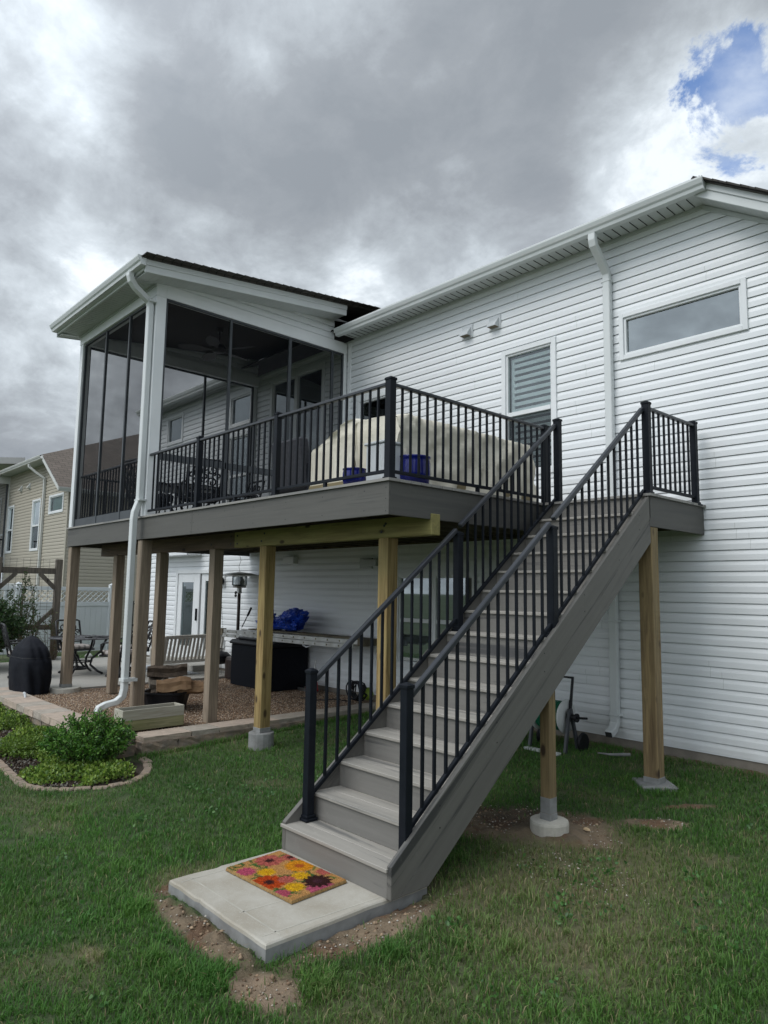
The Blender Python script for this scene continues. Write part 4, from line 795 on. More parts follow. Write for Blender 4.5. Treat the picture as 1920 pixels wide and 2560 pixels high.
Wm, Hm = .70, .45; z = .0+.023*ss(-.004, .014, edge)+mr_.uniform(-.002, .0022, u.size); P = np.stack([(u-.5)*Wm, (v-.5)*Hm, z], 1); nC = nu*nv
q = (np.arange(nu-1)[:, None]*nv+np.arange(nv-1)[None]).ravel(); dm = fastmesh('doormat', P, np.stack([q, q+nv, q+nv+1, q+1], 1), 'coir', colm)
dm.location = (-.715, -5.005, .013); dm.rotation_euler = (0, 0, R(3.0)); tag(dm, 'coir doormat with pink, yellow and red flowers lying on the concrete pad', 'doormat')

# ================================================================== SCREENED PORCH
porch = thing('screened_porch', 'white screened porch with a sloping roof at the left end of the deck', 'porch', (-7.7, -1.8, ZD))
ZB, ZT = 6.10, 6.30; XR_ = -6.21; XL_ = -9.235
obj('corner_post', MB().box(XR_-.15, XR_, YD, YD+.155, ZD, ZB), 'white_trim', porch, bev=.004, label='front right corner post'); obj('corner_post', MB().box(XL_, XL_+.13, YD, YD+.13, ZD, ZB), 'white_trim', porch, bev=.004, label='front left corner post')
obj('corner_post', MB().box(XR_-.07, XR_, -.10, -.032, ZD, ZB), 'white_trim', porch, bev=.004); obj('corner_post', MB().box(XL_, XL_+.07, -.10, -.018, ZD, ZB), 'white_trim', porch, bev=.004)
obj('header', MB().box(XL_-.006, XR_+.006, YD-.006, YD+.15, ZB, ZT), 'white_trim', porch, bev=.004); obj('header', MB().box(XR_-.14, XR_+.006, YD+.15, -.032, ZB, ZT), 'white_trim', porch, bev=.004); obj('header', MB().box(XL_-.006, XL_+.14, YD+.15, -.018, ZB, ZT), 'white_trim', porch, bev=.004)
ms = .114; zs = lambda y: 6.285+ms*(y+3.64)      # soffit / ceiling line
obj('gable_siding', siding(MB(), YD+.05, -.34, ZT+.005, 6.75, (), 'X', XR_-.01, 1, top=lambda z: (max(YD+.05, -3.64+(z-6.285)/ms), 99)), 'white_siding', porch, fixn=False)
obj('gable_siding', siding(MB(), YD+.15, -.02, ZT+.005, 6.75, (), 'X', XL_+.01, -1, top=lambda z: (max(YD+.1, -3.64+(z-6.285)/ms), 99)), 'white_siding', porch, fixn=False); obj('gable_siding', siding(MB(), YD+.15, -.02, ZT+.005, 6.75, (), 'X', XL_+.05, 1, top=lambda z: (max(YD+.1, -3.64+(z-6.285)/ms), 99)), 'white_siding', porch, fixn=False, label='inner side of the gable wall')
def sl_y(x0, x1, z0f, z1f, y0, y1): return MB().prism([(y0, z0f(y0)), (y1, z0f(y1)), (y1, z1f(y1)), (y0, z1f(y0))], x0, x1, 'X')
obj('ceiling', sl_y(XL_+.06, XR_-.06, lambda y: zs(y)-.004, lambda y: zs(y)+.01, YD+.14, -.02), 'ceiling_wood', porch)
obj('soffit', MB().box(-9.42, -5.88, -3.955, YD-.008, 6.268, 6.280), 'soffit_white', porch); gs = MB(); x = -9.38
while x < -5.95: gs.box(x, x+.006, -3.94, YD-.02, 6.2635, 6.2675); x += .085
obj('soffit_groove', gs, 'grey_trim', porch)
obj('frieze', MB().box(XL_, XR_, YD-.03, YD-.008, 6.235, 6.267), 'grey_trim', porch)
obj('fascia', MB().box(-9.44, -5.855, -3.985, -3.957, 6.262, 6.42), 'white_metal', porch, bev=.003); gutter(porch, -9.46, -5.83, -3.987, 6.420)
obj('gutter_end_cap', MB().prism([(-3.987, 6.30), (-4.06, 6.30), (-4.072, 6.335), (-4.092, 6.355), (-4.113, 6.402), (-4.113, 6.424), (-3.987, 6.424)], -5.83, -5.822, 'X'), 'white_metal', porch)
obj('rake_soffit', sl_y(-6.2, -5.88, lambda y: zs(y)-.012, lambda y: zs(y), -3.955, -.36), 'soffit_white', porch); gs = MB(); y = -3.8
while y < -.4: z = zs(y)-.0165; gs.add([(-6.19, y, z), (-5.90, y, z), (-5.90, y+.006, z), (-6.19, y+.006, z)], [(0, 1, 2, 3)]); y += .09
obj('rake_soffit_groove', gs, 'grey_trim', porch, fixn=False)
obj('rake_board', sl_y(-5.88, -5.852, lambda y: zs(y)-.025, lambda y: zs(y)+.135, -3.985, -.36), 'white_metal', porch, bev=.003); obj('rake_trim', sl_y(-5.852, -5.838, lambda y: zs(y)+.075, lambda y: zs(y)+.155, -3.98, -.36), 'white_metal', porch, bev=.003)
obj('rake_board', sl_y(-9.448, -9.42, lambda y: zs(y)-.025, lambda y: zs(y)+.135, -3.985, -.02), 'white_metal', porch, bev=.003); obj('rake_soffit', sl_y(-9.42, XL_-.01, lambda y: zs(y)-.012, lambda y: zs(y), -3.955, -.02), 'soffit_white', porch)
obj('roof', sl_y(-9.48, -5.81, lambda y: zs(y)+.157, lambda y: zs(y)+.185, -4.06, .62), 'shingle', porch)
sh = MB(); y = -4.04
while y < .3:
    z = zs(y)+.183; sh.prism([(y, z), (y+.15, z+.02), (y+.15, z+.022), (y, z+.016)], -5.83, -5.70, 'X'); y += .14
obj('roof_edge_shingle', sh, 'shingle', porch)
def scr_frame(par, name, x0, x1, y0, y1, z0, z1): return obj(name, MB().box(x0, x1, y0, y1, z0, z1), 'screen_frame', par, bev=.002)
yf = YD+.05; FX = [XL_+.13, -8.14, -7.21, XR_-.15]
for i, x in enumerate(FX):
    if i in (1, 2): scr_frame(porch, 'mullion', x-.02, x+.02, yf-.02, yf+.02, ZD, ZB-.03)
scr_frame(porch, 'mullion', FX[0], FX[0]+.035, yf-.02, yf+.02, ZD, ZB-.03); scr_frame(porch, 'mullion', FX[3]-.03, FX[3], yf-.02, yf+.02, ZD, ZB-.03)
scr_frame(porch, 'screen_rail', FX[0]+.035, FX[3]-.03, yf-.02, yf+.02, ZB-.03, ZB)
scr_frame(porch, 'kick_plate', FX[0]+.035, FX[1]-.02, yf-.012, yf+.012, ZD, ZD+.135); scr_frame(porch, 'kick_plate', FX[1]+.02, FX[2]-.02, yf-.012, yf+.012, ZD, ZD+.135); scr_frame(porch, 'kick_plate', FX[2]+.02, FX[3]-.03, yf-.012, yf+.012, ZD, ZD+.135)
def screen(vs): return obj('insect_screen', MB().add(vs, [(0, 1, 2, 3)]), 'insect_screen', porch)
screen([(FX[0], yf, ZD+.13), (FX[3], yf, ZD+.13), (FX[3], yf, ZB-.02), (FX[0], yf, ZB-.02)])
xs_ = XR_-.03
for y, w_ in ((YD+.155+.015, .03), (-2.39, .04), (-1.26, .055), (-.35, .05), (-.12, .03)): scr_frame(porch, 'mullion', xs_-.02, xs_+.02, y-w_/2, y+w_/2, ZD, ZB-.03)
scr_frame(porch, 'screen_rail', xs_-.02, xs_+.02, YD+.155, -.10, ZB-.03, ZB); scr_frame(porch, 'screen_rail', xs_-.02, xs_+.02, YD+.185, -1.29, ZD+.83, ZD+.93); dr_ = scr_frame(porch, 'screen_door', xs_-.02, xs_+.02, -1.23, -.375, 4.10, 4.20); obj('handle', MB().box(xs_+.02, xs_+.06, -1.20, -1.17, 3.85, 4.0), 'black_metal', dr_)
scr_frame(dr_, 'door_panel', xs_-.012, xs_+.012, -1.23, -.375, ZD+.02, ZD+.30)
screen([(xs_, YD+.155, ZD), (xs_, -.1, ZD), (xs_, -.1, ZB-.02), (xs_, YD+.155, ZB-.02)])
xl_ = XL_+.04
for y in (YD+.15, -2.43, -1.22, -.12): scr_frame(porch, 'mullion', xl_-.02, xl_+.02, y-.02, y+.02, ZD, ZB-.03)
scr_frame(porch, 'screen_rail', xl_-.02, xl_+.02, YD+.15, -.10, ZB-.03, ZB); screen([(xl_, YD+.13, ZD), (xl_, -.1, ZD), (xl_, -.1, ZB-.02), (xl_, YD+.13, ZB-.02)])
railing(porch, (FX[0]+.02, YD+.12, ZD), (FX[3]-.02, YD+.12, ZD), .15, .875, 0, 0, 'porch front railing behind the screen')
railing(porch, (XL_+.11, YD+.2, ZD), (XL_+.11, -.14, ZD), .15, .875, 0, 0, 'porch left side railing behind the screen')
pd = MB().rtube([(-6.20, -4.05, 6.305), (-6.20, -4.05, 6.25), (-6.205, -4.03, 6.19), (-6.23, -3.95, 6.12), (-6.265, -3.80, 6.04), (-6.285, -3.72, 6.00), (-6.29, -3.695, 5.93), (-6.29, -3.695, 3.14), (-6.29, -3.70, 3.08), (-6.29, -3.755, 2.92), (-6.29, -3.765, 2.82), (-6.29, -3.765, .50), (-6.30, -3.78, .40), (-6.34, -3.84, .33), (-6.42, -3.95, .29), (-6.46, -4.02, .25), (-6.47, -4.05, .17)], .10, .078, (1, 0, 0))
pdo = obj('downspout', pd, 'white_metal', porch, bev=.008, label='white downspout with a curved foot in front of the porch post')
obj('strap', MB().box(-6.36, -6.19, -3.742, YD-.0005, 5.98, 6.005), 'white_metal', pdo); obj('strap', MB().box(-6.36, -6.19, -3.742, YD-.0005, 3.08, 3.105), 'white_metal', pdo); obj('strap', MB().box(-6.355, -6.21, -3.815, -3.62, .60, .64), 'white_metal', pdo)
# ceiling fan
fan = thing('ceiling_fan', 'dark ceiling fan with broad leaf-shaped blades under the porch ceiling', 'ceiling fan', (-7.65, -1.80, 6.2))
FZ = 6.12; obj('downrod', MB().tube([(-7.65, -1.8, 6.49), (-7.65, -1.8, FZ)], .014, 8).lathe([(.07, 0), (.05, -.06)], (-7.65, -1.8, 6.48), 16), 'bronze', fan); obj('motor', MB().lathe([(.03, .09), (.10, .06), (.13, 0), (.12, -.05), (.05, -.08)], (-7.65, -1.8, FZ), 20), 'bronze', fan, smooth=True)
for i in range(5):
    a = 2*math.pi*i/5+.5; ca, sa = math.cos(a), math.sin(a); pr = [(.12, .02), (.22, .03), (.30, .085), (.45, .105), (.60, .085), (.70, .03)]; vs = []
    for (r_, h_) in pr:
        for sg in (-1, 1): vs.append((-7.65+ca*r_-sa*h_*sg, -1.8+sa*r_+ca*h_*sg, FZ-.03+sg*h_*.22))
    vs += [(x, y, z+.008) for x, y, z in vs]; n = len(pr); fs = []
    for j in range(n-1): fs += [(2*j, 2*j+1, 2*j+3, 2*j+2), (2*n+2*j, 2*n+2*j+2, 2*n+2*j+3, 2*n+2*j+1), (2*j, 2*j+2, 2*n+2*j+2, 2*n+2*j), (2*j+1, 2*n+2*j+1, 2*n+2*j+3, 2*j+3)]
    obj('blade', MB().add(vs, fs), 'bronze', fan)

# ================================================================== DECK FURNITURE
def cloth_grid(name, fn, nu, nv, mat, parent=None, smooth=True, closed_u=False):
    V = []; 
    for i in range(nu):
        for j in range(nv): V.append(fn(i/(nu-1) if not closed_u else i/nu, j/(nv-1)))
    F = []
    for i in range(nu if closed_u else nu-1):
        for j in range(nv-1): a = i*nv+j; b = ((i+1) % nu)*nv+j; F.append((a, b, b+1, a+1))
    mb = MB(); mb.v = V; mb.f = F; return obj(name, mb, mat, parent, smooth=smooth)
# long covered grill island: superellipse section swept along y
gc_ = thing('covered_grill', 'long outdoor kitchen grill under a fitted beige cover behind the deck railing', 'covered grill', (-2.2, -2.2, ZD))
def cover(u, v):
    # v 0..1 along the length (front-left end -> back), u around from bottom left over the top to bottom right
    y = -3.20+v*2.35; hw = .37; top = .74
    if v < .10: top = .70+v*.6
    if v > .94: top -= (v-.94)*2.5; hw -= (v-.94)*1.2
    xc_ = -1.98; p = u*3-0; 
    if u < .36: t = u/.36; x = xc_-hw-.03*(1-t)+.02; z = top*t
    elif u < .64: t = (u-.36)/.28; x = xc_-hw+2*hw*t; z = top+.03*math.sin(math.pi*t)
    else: t = (u-.64)/.36; x = xc_+hw+.03*t; z = top*(1-t)
    wv = .030*math.sin(v*38+u*3)*abs(u-.5)*1.6+.035*H2(v*9, u*6, 1.2, 70); wv += .050*ridge(v*3.4+u*.7, u*1.1+v, 4., 73)*(abs(u-.5)*2)**.6+.022*ridge(v*2, u*5+v*3, 6., 74); x += wv*(1 if u > .5 else -1); z += .02*H2(v*8, u*3, 1, 71)
    return (x, y+.015*H2(u*7, v*7, 1, 72), ZD+.015+z)
cloth_grid('cover', cover, 46, 90, 'beige_cloth', gc_)
cloth_grid('cover_end', lambda u, v: (lambda a, b: (a[0]*(1-v)+b[0]*v, a[1], a[2]*(1-v)+b[2]*v))(cover(u*.5, 1.), cover(1-u*.5, 1.)), 24, 8, 'beige_cloth', gc_); cloth_grid('cover_end', lambda u, v: (lambda a, b: (a[0]*(1-v)+b[0]*v, a[1], a[2]*(1-v)+b[2]*v))(cover(u*.5, 0.), cover(1-u*.5, 0.)), 24, 8, 'beige_cloth', gc_)
obj('cover_hem', MB().box(-1.62, -1.595, -2.95, -.95, ZD+.02, ZD+.15), 'tan_cloth', gc_, bev=.01)
# smaller covered lounge chair whose cover rises from a low pointed corner to the long cover
PRF = [(-2.92, .0), (-2.95, .20), (-2.94, .50), (-2.92, .57), (-2.80, .61), (-2.62, .68), (-2.45, .755), (-2.34, .80), (-2.24, .80), (-2.20, .55), (-2.18, .0)]
def cover2(u, v):
    t = u*(len(PRF)-1); i = min(int(t), len(PRF)-2); f = t-i; x = PRF[i][0]*(1-f)+PRF[i+1][0]*f; z = PRF[i][1]*(1-f)+PRF[i+1][1]*f
    y = -3.22+v*.80; e_ = min(v, 1-v)*2; sag = -.05*math.sin(math.pi*u)*(1-min(1, e_*4)); fold = .045*H2(x*2.2+v*4, z*3, 2.0, 75)+.018*math.sin(x*26+z*9)*(1-z)
    return (x+fold+.02*math.sin(v*17)*(z < .6)+.03*ridge(v*2, z*2, 4., 74), y+.06*H2(x*5, z*4, 1.2, 78)*(1 if v < .5 else -1)-.035*(1-z)*(v < .5), ZD+.012+z+sag+.03*H2(x*4, v*5, 1.3, 79))
cg2 = cloth_grid('covered_chair', cover2, 60, 24, 'beige_cloth', None); tag(cg2, 'smaller beige cover sloping up from a low pointed corner at the left end of the long covered grill', 'covered chair'); cg2['label'] = 'smaller beige cover sloping up from a low pointed left corner beside the long covered grill'
def endf(vv): return lambda u, v: (lambda a, b, fy: (a[0]*(1-v)+b[0]*v+.02*math.sin(a[2]*9+v*7), a[1]*(1-v)+b[1]*v+.03*math.sin((a[0]*(1-v)+b[0]*v)*19)*(1-abs(2*v-1)), a[2]*(1-v)+b[2]*v))(cover2(u*.72, vv), cover2(.72+.28*(1-u), vv), 0)
cloth_grid('cover_front', endf(0.), 30, 30, 'beige_cloth', cg2); cloth_grid('cover_rear', endf(1.), 30, 16, 'beige_cloth', cg2)
obj('hem', MB().box(-2.90, -2.22, -3.275, -3.26, ZD+.015, ZD+.13), 'tan_cloth', cg2, bev=.006)
def pot(cx_, cy_, r, h, label, z=ZD):
    o = thing('glazed_pot', label, 'plant pot', (cx_, cy_, z), group=None)
    obj('bowl', MB().lathe([(r*.72, 0), (r*.90, h*.12), (r, h*.45), (r*.98, h*.8), (r*.93, h*.92), (r, h*.95), (r, h), (r*.88, h), (r*.86, h*.8)], (cx_, cy_, z), 32), 'cobalt_glaze', o, smooth=True); obj('soil', MB().lathe([(r*.86, h*.84), (.01, h*.86)], (cx_, cy_, z), 20), 'bark', o); return o
pot(-1.50, -3.06, .165, .30, 'larger cobalt blue glazed pot just right of the deck corner post'); pot(-1.96, -3.42, .12, .19, 'small cobalt blue glazed pot left of the white planter on the deck')
wp = thing('white_planter', 'tall white square planter in the front corner of the deck', 'planter', (-1.68, -3.3, ZD)); obj('planter_box', MB().box(-1.80, -1.53, -3.42, -3.20, ZD+.002, ZD+.40), 'white_plastic', wp, bev=.012); obj('planter_rim', MB().box(-1.815, -1.515, -3.435, -3.185, ZD+.40, ZD+.425), 'white_plastic', wp, bev=.006)

# wrought iron chair and table kit (local coordinates, chair faces +y)
def spiral(cx_, cz, r, turns, a0, sg=1, n=22, y=0): return [(cx_+(r*(1-.8*t))*math.cos(a0+sg*turns*2*math.pi*t), y, cz+(r*(1-.8*t))*math.sin(a0+sg*turns*2*math.pi*t)) for t in [i/n for i in range(n+1)]]
def iron_chair(label, loc, rz, group, cushion='plaid', swivel=True):
    t = thing('patio_chair', label, 'chair', loc, rz, group)
    def back(z, x): return (x, -.24-(z-.45)*.28, z)
    mb = MB(); w_ = .25
    mb.tube([back(.42, -w_), back(.70, -w_-.015), back(.98, -w_-.01), back(1.0, -w_+.04), back(1.0, w_-.04), back(.98, w_+.01), back(.70, w_+.015), back(.42, w_)], .020, 7); mb.tube([back(.55, -w_), back(.55, w_)], .014, 6)
    bk = obj('backrest', mb, 'iron', t, world=False, smooth=True); sc = MB()
    for (cx_, cz, r_, a0, sg) in [(-.12, .66, .085, 0, 1), (.12, .66, .085, math.pi, -1), (-.12, .86, .08, 0, -1), (.12, .86, .08, math.pi, 1), (0, .76, .07, 1.57, 1), (0, .90, .06, -1.57, 1), (-.2, .76, .05, 0, 1), (.2, .76, .05, math.pi, -1)]:
        sc.tube([back(p[2], p[0]) for p in spiral(cx_, cz, r_, 1.1, a0, sg)], .013, 6)
    sc.tube([back(.56, 0), back(.99, 0)], .011, 6); obj('scrollwork', sc, 'iron', bk, world=False, smooth=True)
    mb = MB(); mb.tube([(-.25, -.24, .40), (-.27, .24, .41), (.27, .24, .41), (.25, -.24, .40), (-.25, -.24, .40)], .020, 7); obj('seat_frame', mb, 'iron', t, world=False, smooth=True)
    obj('cushion', MB().box(-.25, .25, -.24, .25, .415, .505), cushion, t, world=False, bev=.03)
    for s_ in (-1, 1): obj('armrest', MB().tube([(s_*.262, -.30, .66), (s_*.30, -.12, .67), (s_*.31, .10, .66), (s_*.30, .20, .62), (s_*.285, .21, .52), (s_*.27, .17, .42)], .018, 7), 'iron', t, world=False, smooth=True)
    if swivel:
        mb = MB().tube([(.23*math.cos(a), .23*math.sin(a), .02) for a in [2*math.pi*i/28 for i in range(29)]], .024, 7); 
        for i in range(4):
            a = math.pi/4+i*math.pi/2; c, s_ = math.cos(a), math.sin(a); mb.tube([(.04*c, .04*s_, .30), (.08*c, .08*s_, .18), (.16*c, .16*s_, .08), (.23*c, .23*s_, .03)], .020, 6)
        mb.tube([(0, 0, .28), (0, 0, .40)], .028, 8); obj('base', mb, 'iron', t, world=False, smooth=True)
    else:
        for sx_ in (-1, 1):
            for sy in (-1, 1): obj('leg', MB().tube([(sx_*.24, sy*.23, .41), (sx_*.26, sy*.25, .2), (sx_*.25, sy*.28, 0)], .020, 6), 'iron', t, world=False, smooth=True)
    return t
def iron_table(label, loc, r, h=.72, cat='table', name='patio_table'):
    t = thing(name, label, cat, loc); t['_loc'] = (0, 0, 0)
    obj('tabletop', MB().lathe([(.03, h-.012), (r-.03, h-.012), (r, h-.022), (r+.006, h-.005), (r-.004, h), (.03, h)], n=44), 'iron_top', t, world=False)
    mb = MB()
    for i in range(16):
        a = 2*math.pi*i/16; mb.tube([(r*.3*math.cos(a+q_*.9), r*.3*math.sin(a+q_*.9), 0) if False else ((r*(.25+.7*q_))*math.cos(a+q_*.9), (r*(.25+.7*q_))*math.sin(a+q_*.9), h+.002) for q_ in [0, .25, .5, .75, 1]], .006, 4)
    obj('lattice', mb, 'iron', t, world=False); 
    for i in range(4):
        a = math.pi/4+i*math.pi/2; c, s_ = math.cos(a), math.sin(a); obj('leg', MB().tube([(r*.78*c, r*.78*s_, h-.03), (r*.62*c, r*.62*s_, h*.62), (r*.34*c, r*.34*s_, h*.42), (r*.30*c, r*.30*s_, h*.25), (r*.55*c, r*.55*s_, .06), (r*.72*c, r*.72*s_, .015)], .023, 7), 'iron', t, world=False, smooth=True)
    obj('ring', MB().tube([(r*.32*math.cos(a), r*.32*math.sin(a), h*.34) for a in [2*math.pi*i/24 for i in range(25)]], .014, 6), 'iron', t, world=False); return t
M('iron_top', (.10, .10, .11), (.06, .06, .065), 18, rough=.35)
PZ = .152
iron_table('round black wrought iron table on the patio', (-11.25, -2.55, PZ), .62)
obj('coaster', MB().box(-11.0, -10.86, -2.6, -2.5, PZ+.726, PZ+.74), 'black_plastic'); tag(bpy.data.objects['coaster'], 'small dark object lying on the patio table top', 'coaster')
cg = 'wrought iron chairs round the patio table'
iron_chair('patio chair with its scrollwork back to the stairs, right of the table', (-10.42, -2.12, PZ), R(115), cg); iron_chair('patio chair beyond the table facing the yard, in front of the white fence', (-12.15, -2.35, PZ), R(-80), cg)
iron_chair('patio chair left of the table, half behind the covered grill', (-11.25, -3.62, PZ), R(-8), cg); iron_chair('patio chair furthest right, behind the brown porch posts', (-11.35, -1.45, PZ), R(175), cg); iron_chair('patio chair at the left edge of the picture beside the bush', (-12.3, -4.65, PZ), R(-30), cg)
# porch furniture
iron_table('long dark dining table inside the screened porch', (-7.9, -2.15, ZD), .62, name='dining_table'); ig = 'iron chairs inside the screened porch'
iron_chair('iron chair at the left inside the screened porch', (-8.55, -2.5, ZD), R(-85), ig, 'dark_cushion'); iron_chair('iron chair beside the porch table nearest the railing', (-7.6, -2.95, ZD), R(5), ig, 'dark_cushion'); iron_chair('iron chair turned sideways near the porch screen door', (-6.95, -2.4, ZD), R(70), ig, 'dark_cushion'); iron_chair('iron chair beyond the porch table against the house', (-7.9, -1.15, ZD), R(180), ig, 'dark_cushion')
lc = thing('lounge_chair', 'dark cushioned lounge chair low inside the porch beside the screen door', 'lounge chair', (-5.75, -2.9, ZD)); lc.location = (-3.75, -2.6, ZD); lc['_loc'] = (0, 0, 0)
obj('seat', MB().box(-.33, .33, -.3, .33, .18, .38), 'dark_cushion', lc, world=False, bev=.04); obj('backrest', MB().prism([(-.34, .2), (-.18, .2), (-.30, .82), (-.42, .82)], -.33, .33, 'X'), 'dark_cushion', lc, world=False, bev=.03)
for sx_ in (-.36, .36): obj('arm', MB().box(sx_-.05, sx_+.05, -.32, .34, .02, .52), 'wicker', lc, world=False, bev=.02)
lc['label'] = 'dark cushioned lounge chair on the deck left of the beige covers'

# ================================================================== UNDER THE DECK
GZ = .12
# resin wicker storage box
bx = thing('storage_box', 'large black wicker storage box on the gravel against the white wall', 'storage box', (-7.75, -.45, GZ)); obj('body', MB().box(-8.42, -7.08, -.85, -.07, GZ, .86), 'wicker', bx, bev=.012); obj('lid', MB().prism([(-.88, .865), (-.88, .905), (-.82, .945), (-.08, .945), (-.05, .905), (-.05, .865)], -8.45, -7.05, 'X'), 'black_plastic', bx, bev=.01); obj('lid_cushion', MB().box(-8.25, -7.45, -.83, -.55, .946, 1.0), 'black_plastic', bx, bev=.02)
# ladder resting across the box
ld = thing('ladder', 'aluminium extension ladder lying level across the black storage box', 'ladder', (-7., -.6, 1.0)); LZ = 1.085
for (y, z, nm) in ((-.76, LZ, 'rail'), (-.36, LZ, 'rail'), (-.775, LZ-.075, 'rail'), (-.345, LZ-.075, 'rail')):
    rl = obj(nm, MB().bar((-8.88, y, z-.02), (-4.86+(-.15 if z < LZ-.01 else 0), y, z+.012), .028, .068), 'aluminium', ld, bev=.004)
    hs = MB(); x = -8.7
    while x < -5.0: hs.lathe([(.016, -.018), (.016, .0)], (x, y, z-.02+(x+8.88)*.008), 8, 'Y'); x += .3048
    if y < -.6: obj('rung_end', hs, 'dirty_wood', rl)
x = -8.7
while x < -5.0: obj('rung', MB().tube([(x, -.76, LZ-.02+(x+8.88)*.008), (x, -.36, LZ-.02+(x+8.88)*.008)], .016, 8), 'aluminium', ld); x += .3048
obj('foot_pad', MB().box(-9.02, -8.86, -.80, -.70, LZ-.10, LZ+.03), 'dirty_wood', ld, bev=.01); obj('foot_pad', MB().box(-4.90, -4.76, -.80, -.34, LZ-.04, LZ+.06), 'dirty_wood', ld, bev=.01)
bd2 = obj('plank', MB().box(-8.1, -4.9, -.70, -.42, LZ+.042, LZ+.062), 'dirty_wood'); tag(bd2, 'weathered plank lying on top of the ladder', 'plank')
obj('ladder_bracket', MB().tube([(-6.35, -.74, LZ-.12), (-6.25, -.74, LZ-.15), (-6.12, -.74, LZ-.12)], .012, 6), 'white_plastic', ld)
# crumpled blue bags / tarp
def crumple(name, c, r, h, seed, label, cat):
    def fn(u, v):
        a = 2*math.pi*u; ph = v*math.pi; rad = math.sin(ph)**.8; X_, Y_, Z_ = math.cos(a)*math.sin(ph), math.sin(a)*math.sin(ph), math.cos(ph)
        f = .42*ridge(X_*.9+Y_*.5+5, Z_+Y_*.4+7, 2.1, seed)+.24*ridge(X_+9, Y_-Z_*1.1+4, 4.3, seed+2)+.12*ridge(X_+3, Z_*1.2+Y_+8, 8.5, seed+4); rf_ = 1+(f-.12)*math.sin(ph)**.5*.75
        return (c[0]+r[0]*rad*math.cos(a)*rf_, c[1]+r[1]*rad*math.sin(a)*rf_, max(c[2], c[2]+h*(.5-.5*math.cos(ph))*(1+.35*f)))
    o = cloth_grid(name, fn, 72, 44, 'blue_tarp', None, closed_u=True, smooth=False); tag(o, label, cat); return o
crumple('blue_bag', (-6.98, -.52, LZ+.065), (.34, .18), .36, 81, 'tall crumpled blue plastic bag on the ladder right of the yellow post', 'bag'); crumple('blue_tarp', (-7.50, -.5, LZ+.065), (.42, .18), .20, 85, 'flatter crumpled blue tarp on the ladder, left of the tall blue bag', 'tarp'); crumple('blue_bag', (-7.86, -.45, LZ+.065), (.14, .12), .36, 88, 'narrow folded blue bag sticking up left of the yellow post', 'bag')
# patio heater
ht = thing('patio_heater', 'freestanding patio heater with a wide reflector standing behind the storage box', 'patio heater', (-9.0, -.34, PZ)); hx, hy = -9.02, -.36
obj('pole', MB().tube([(hx, hy, .45), (hx, hy, 1.78)], .032, 12), 'bronze', ht, smooth=True); obj('base', MB().lathe([(.22, 0), (.22, .35), (.20, .40), (.05, .42)], (hx, hy, PZ-.01), 20), 'bronze', ht); obj('burner', MB().lathe([(.035, -.14), (.05, -.12), (.045, -.03), (.13, -.02), (.135, .0), (.12, .03), (.10, .03)], (hx, hy, 1.92), 20), 'steel', ht)
for z in (1.80, 1.74): obj('knob', MB().lathe([(.018, 0), (.03, -.01), (.03, -.03), (.01, -.04)], (hx-.05, hy-.03, z), 10, 'Y'), 'black_plastic', ht)
obj('mesh_guard', MB().lathe([(.145, .0), (.15, .02), (.15, .17), (.145, .19)], (hx, hy, 1.94), 24), 'heater_glass', ht); obj('emitter', MB().lathe([(.09, 0), (.10, .08), (.06, .17)], (hx, hy, 1.95), 16), 'steel', ht); obj('reflector', MB().lathe([(.40, 0), (.405, .008), (.22, .055), (.08, .07), (.01, .085), (.01, .075), (.2, .048)], (hx, hy, 2.135), 36), 'aluminium', ht, smooth=True)
obj('wire', MB().tube([(hx, hy, 2.2), (hx-.05, hy, 2.32), (hx+.02, hy, 2.44), (hx-.02, hy-.02, 2.58)], .004, 5), 'wire', ht)
sc = obj('scraper', MB().tube([(-8.62, -.52, 1.14), (-8.54, -.45, 1.36)], .010, 6).tube([(-8.54, -.45, 1.36), (-8.48, -.41, 1.52)], .022, 8), 'black_plastic'); tag(sc, 'black handled tool standing on the ladder end and leaning on the wall', 'tool')
# porch swing hanging by chains
sw = thing('porch_swing', 'slatted beige wooden porch swing hanging by chains under the deck', 'swing', (-9.95, -.85, .5)); sx0, sy0, sy1 = -9.80, -1.50, -.22
obj('top_rail', MB().bar((sx0+.0, sy0, .905), (sx0, sy1, .92), .05, .07), 'swing_wood', sw, bev=.008); obj('bottom_rail', MB().bar((sx0-.14, sy0, .42), (sx0-.14, sy1, .42), .05, .06), 'swing_wood', sw, bev=.006)
for i in range(15):
    y = sy0+.06+i*(sy1-sy0-.12)/14; obj('slat', MB().bar((sx0-.135, y, .44), (sx0-.01, y, .88), .014, .048, (0, 1, 0)), 'swing_wood', sw)
for i in range(5): obj('seat_slat', MB().bar((sx0-.22-.085*i, sy0, .42+.006*i), (sx0-.22-.085*i, sy1, .42+.006*i), .07, .02), 'swing_wood', sw)
for y in (sy0, sy1):
    obj('arm', MB().bar((sx0-.03, y, .64), (sx0-.62, y, .66), .06, .03).bar((sx0-.58, y, .64), (sx0-.58, y, .40), .04, .05).bar((sx0-.0, y, .93), (sx0-.15, y, .38), .04, .06), 'swing_wood', sw, bev=.005)
    ch = MB(); 
    for (a, b_) in (((sx0-.02, y, .93), (sx0-.28, y, 2.58)), ((sx0-.6, y, .66), (sx0-.28, y, 2.58))):
        a, b_ = Vector(a), Vector(b_); n = 34
        for i in range(n):
            p = a.lerp(b_, i/n); q_ = a.lerp(b_, (i+.72)/n); ch.bar(p, q_, .012 if i % 2 else .004, .004 if i % 2 else .012)
    obj('chain', ch, 'steel', sw)
